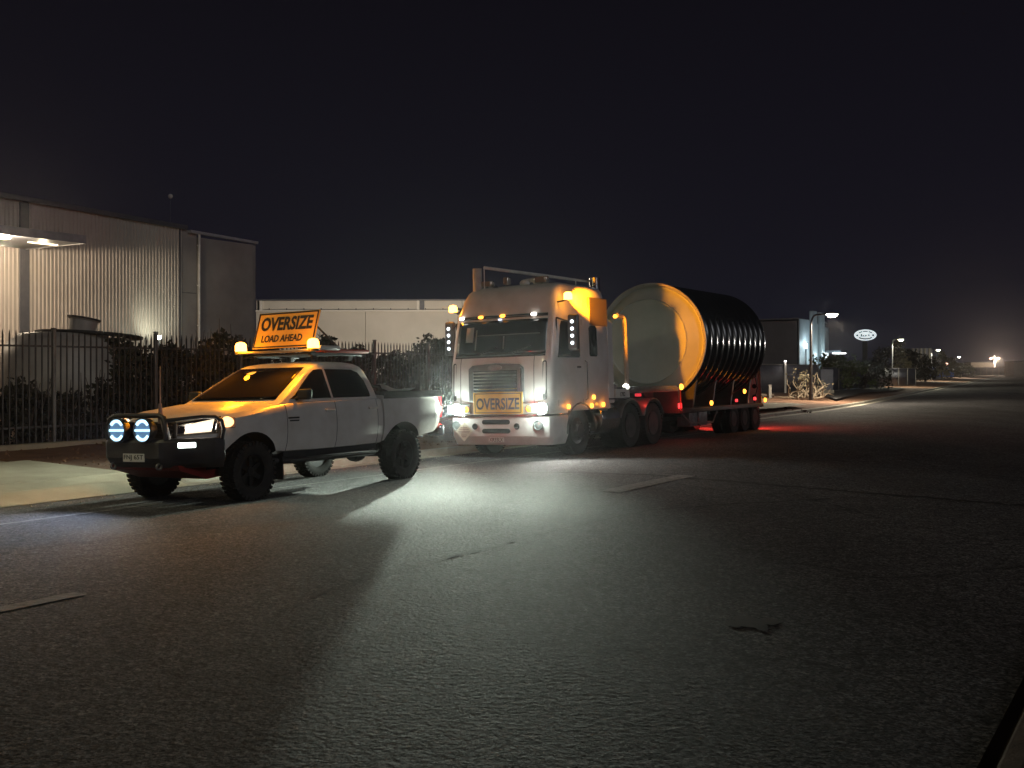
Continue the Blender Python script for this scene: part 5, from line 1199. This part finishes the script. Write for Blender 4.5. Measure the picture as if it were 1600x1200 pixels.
small_lamp(1458, 185, 573, (0.75, 0.85, 1.0), 4, 0.34, 'low white-blue light under the second street lamp')
o = empty('parked_van', AT(1467, 186)+Vector((0, 0, zg)), (0, 0, R(12)), label='dim blue van parked under the second street lamp', cat='van')
m = MB(); m.prism([(-2.3, 0.4), (2.3, 0.4), (2.3, 1.1), (1.7, 1.3), (1.2, 2.0), (-2.2, 2.05), (-2.3, 1.9)], -0.9, 0.9); m.build('body', pbr('van_blue', (0.08, 0.14, 0.42), 0.4), o, bevel=0.08)
m = MB(); m.prism([(1.25, 1.32), (1.66, 1.32), (1.24, 1.92), (0.6, 1.92), (0.6, 1.32)], -0.91, 0.91); m.build('window', M_GLASS, o)
for x in (-1.45, 1.45):
    for y in (-0.8, 0.8): w = tyre_mb(0.34, 0.2, 8, 0.005).build('wheel', M_RUBBER, o); w.location = (x, y, 0.36)
c = AT(1554, 330); tw = empty('twin_street_lamp', (c.x, c.y, -0.3), label='twin-armed lamp at the far end of the road with two small pink lights', cat='street lamp')
hz = bp_z(560, 330)+0.3
m = MB(); m.ringtube([(0, 0, 0), (0, 0, hz+0.9)], [0.16, 0.11], n=8); m.ringtube([(-1.2, 0, hz+0.15), (0, 0, hz+0.35), (1.2, 0, hz+0.15)], 0.06, n=6); m.build('pole', M_POLE, tw)
for s in (-1.2, 1.2):
    m = MB(); m.lathe([(0.001, -0.28), (0.34, -0.12), (0.40, 0.12), (0.001, 0.2)], (s, 0, hz), n=14); m.build('lamp_lens', glow('twin_glow', (1.0, 0.62, 0.48), 3), tw)
lamp('twin_light', 'POINT', (0, -1.5, hz-0.8), 12000, (1, 0.75, 0.55), 0.3, tw)
def far_block(px0, px1, Y, top, label, mat, name='far_building', roof=True, win=True):
    a = AT(px0, Y); b2 = AT(px1, Y); h = bp_z(top, Y)+0.4
    o = empty(name, ((a.x+b2.x)/2, Y, -0.4), (0, 0, R(-8)), label=label, cat='building'); w = b2.x-a.x
    m = MB(); m.box((0, 4, h/2), (w, 8, h)); m.build('wall', mat, o)
    m = MB(); m.box((0, 4, h+0.1), (w+0.3, 8.3, 0.2)); m.build('roof', M_TRIM, o)
    if win:
        m = MB(); m.box((w*0.18, -0.05, h*0.42), (w*0.26, 0.1, h*0.55)); m.build('door', M_TRIM, o)
    return o
M_FAR = noisy('far_wall', (0.30, 0.27, 0.22), (0.24, 0.22, 0.18), 0.3, 0.8)
far_block(1518, 1552, 345, 566.5, 'low pale shed behind the dark blue fence at the road end', M_FAR)
far_block(1585, 1625, 300, 565, 'pale block at the right edge of the frame at the road end', M_FAR)
far_block(1560, 1590, 352, 574, 'long low dim building between the twin lamp and the pale block', M_SIDEW)
flat_fence('end_fence', AT(1505, 318), AT(1640, 300), 2.3, 'dark blue fence closing the far end of the road', noisy('end_fence_blue', (0.03, 0.035, 0.07), (0.05, 0.05, 0.09), 1, 0.6), bays=14)
# litter on the kerb, dirt crumbs on the verge
def crumbs(name, n, s0, s1, t0_, t1_, zf, size, mat, label):
    m = MB()
    for k in range(n):
        s = s0+(s1-s0)*rng.random(); t = t0_+(t1_-t0_)*rng.random(); r = size*(0.4+rng.random()); p = ST(s, t, zf(s, t)+r*0.3)
        pts = [p+Vector((r*(0.7+0.6*rng.random())*math.cos(a), r*(0.7+0.6*rng.random())*math.sin(a), 0)) for a in (0, 1.3, 2.5, 3.8, 5.0)]
        top = p+Vector((0.2*r*rng.normal(), 0.2*r*rng.normal(), r*0.8)); m.add([q-Vector((0, 0, r*0.4)) for q in pts]+[top], [(0, 1, 5), (1, 2, 5), (2, 3, 5), (3, 4, 5), (4, 0, 5)])
    o = m.build(name, mat, fix=False, sharp=20); tag(o, label, 'gravel' if 'gravel' in name else 'rubble', kind='stuff')
crumbs('verge_gravel', 1500, 12.3, 34, -14.3, -19.9, vz, 0.03, M_DIRT, 'red-brown gravel scattered on the verge below the fence')
crumbs('road_gravel', 420, -2, 30, -13.8, -12.9, lambda s, t: road_z(t)+0.004, 0.014, M_KERB, 'fine grit lying in the gutter beside the kerb')
tw_ = MB(); leaf_cloud(tw_, [(ST(15.2+0.25*k, -19.4+0.2*rng.normal(), ZF+0.02), 0.22) for k in range(5)], 0.10, 22, squash=0.25); o = tw_.build('leaf_litter', M_LEAF2, fix=False); tag(o, 'heap of dry leaves on the verge in front of the fence post', 'leaves', kind='stuff')
kb = GP(1228, 645, zl); lt = MB(); leaf_cloud(lt, [(kb+Vector((0.5*rng.normal(), 0.3*rng.normal(), 0.03)), 0.3) for k in range(8)], 0.16, 16, squash=0.3); o = lt.build('leaf_litter', M_BARK, fix=False); tag(o, 'dark heap of litter in the gutter behind the trailer', 'leaves', kind='stuff')
# ------------------------------------------------------------------ night sky, added fill sun, camera
HAZE = 0.0003
w = bpy.data.worlds.new('World'); scene.world = w; w.use_nodes = True
nt = w.node_tree; N = nt.nodes; L = nt.links; bg = N['Background']
tc = N.new('ShaderNodeTexCoord'); sp = N.new('ShaderNodeSeparateXYZ'); cr = N.new('ShaderNodeValToRGB')
L.new(tc.outputs['Generated'], sp.inputs[0]); L.new(sp.outputs['Z'], cr.inputs[0])
e = cr.color_ramp.elements; e[0].position = 0.0; e[0].color = (0.0098, 0.0096, 0.0160, 1); e[1].position = 0.40; e[1].color = (0.0050, 0.0043, 0.0066, 1)
q = cr.color_ramp.elements.new(0.12); q.color = (0.0080, 0.0072, 0.0120, 1)
L.new(cr.outputs[0], bg.inputs['Color']); bg.inputs['Strength'].default_value = 0.85
sd = bpy.data.lights.new('fill_sun', 'SUN'); sd.energy = 0.26; sd.angle = R(14); sd.color = (0.95, 0.95, 1.0)  # dim sun added to lift the ute's side and the road
so = bpy.data.objects.new('fill_sun', sd); COL.objects.link(so); so.rotation_euler = Vector((-0.55, 0.60, -0.26)).to_track_quat('-Z', 'Y').to_euler()

# thin haze added so the lamps show the glow a lens gives
hz = MB(); hz.box((0, 215, 19.5), (700, 570, 42)); ho = hz.build('haze', pbr('spare', (0, 0, 0))); tag(ho, kind='stuff'); ho.data.materials.clear()
hm = bpy.data.materials.new('glow_haze'); hm.use_nodes = True; nt = hm.node_tree; nt.nodes.remove(nt.nodes['Principled BSDF'])
pv = nt.nodes.new('ShaderNodeVolumePrincipled'); pv.inputs['Density'].default_value = HAZE; pv.inputs['Anisotropy'].default_value = 0.92; pv.inputs['Color'].default_value = (0.92, 0.92, 0.95, 1)
nt.links.new(pv.outputs[0], nt.nodes['Material Output'].inputs['Volume']); ho.data.materials.append(hm)

cd = bpy.data.cameras.new('camera'); cam = bpy.data.objects.new('camera', cd); COL.objects.link(cam)
cam.location = (0, 0, HC); cam.rotation_euler = (R(90), 0, 0)
cd.sensor_width = 36.0; cd.lens = 36.0*FPX/1600.0; cd.shift_y = -(600.0-HY)/1600.0; cd.clip_end = 4000; cd.clip_start = 0.05
scene.camera = cam
scene.view_settings.view_transform = 'Standard'; scene.view_settings.look = 'None'; scene.view_settings.exposure = 0; scene.view_settings.gamma = 1
scene.cycles.sample_clamp_indirect = 4; scene.cycles.max_bounces = 6; scene.cycles.use_light_tree = True
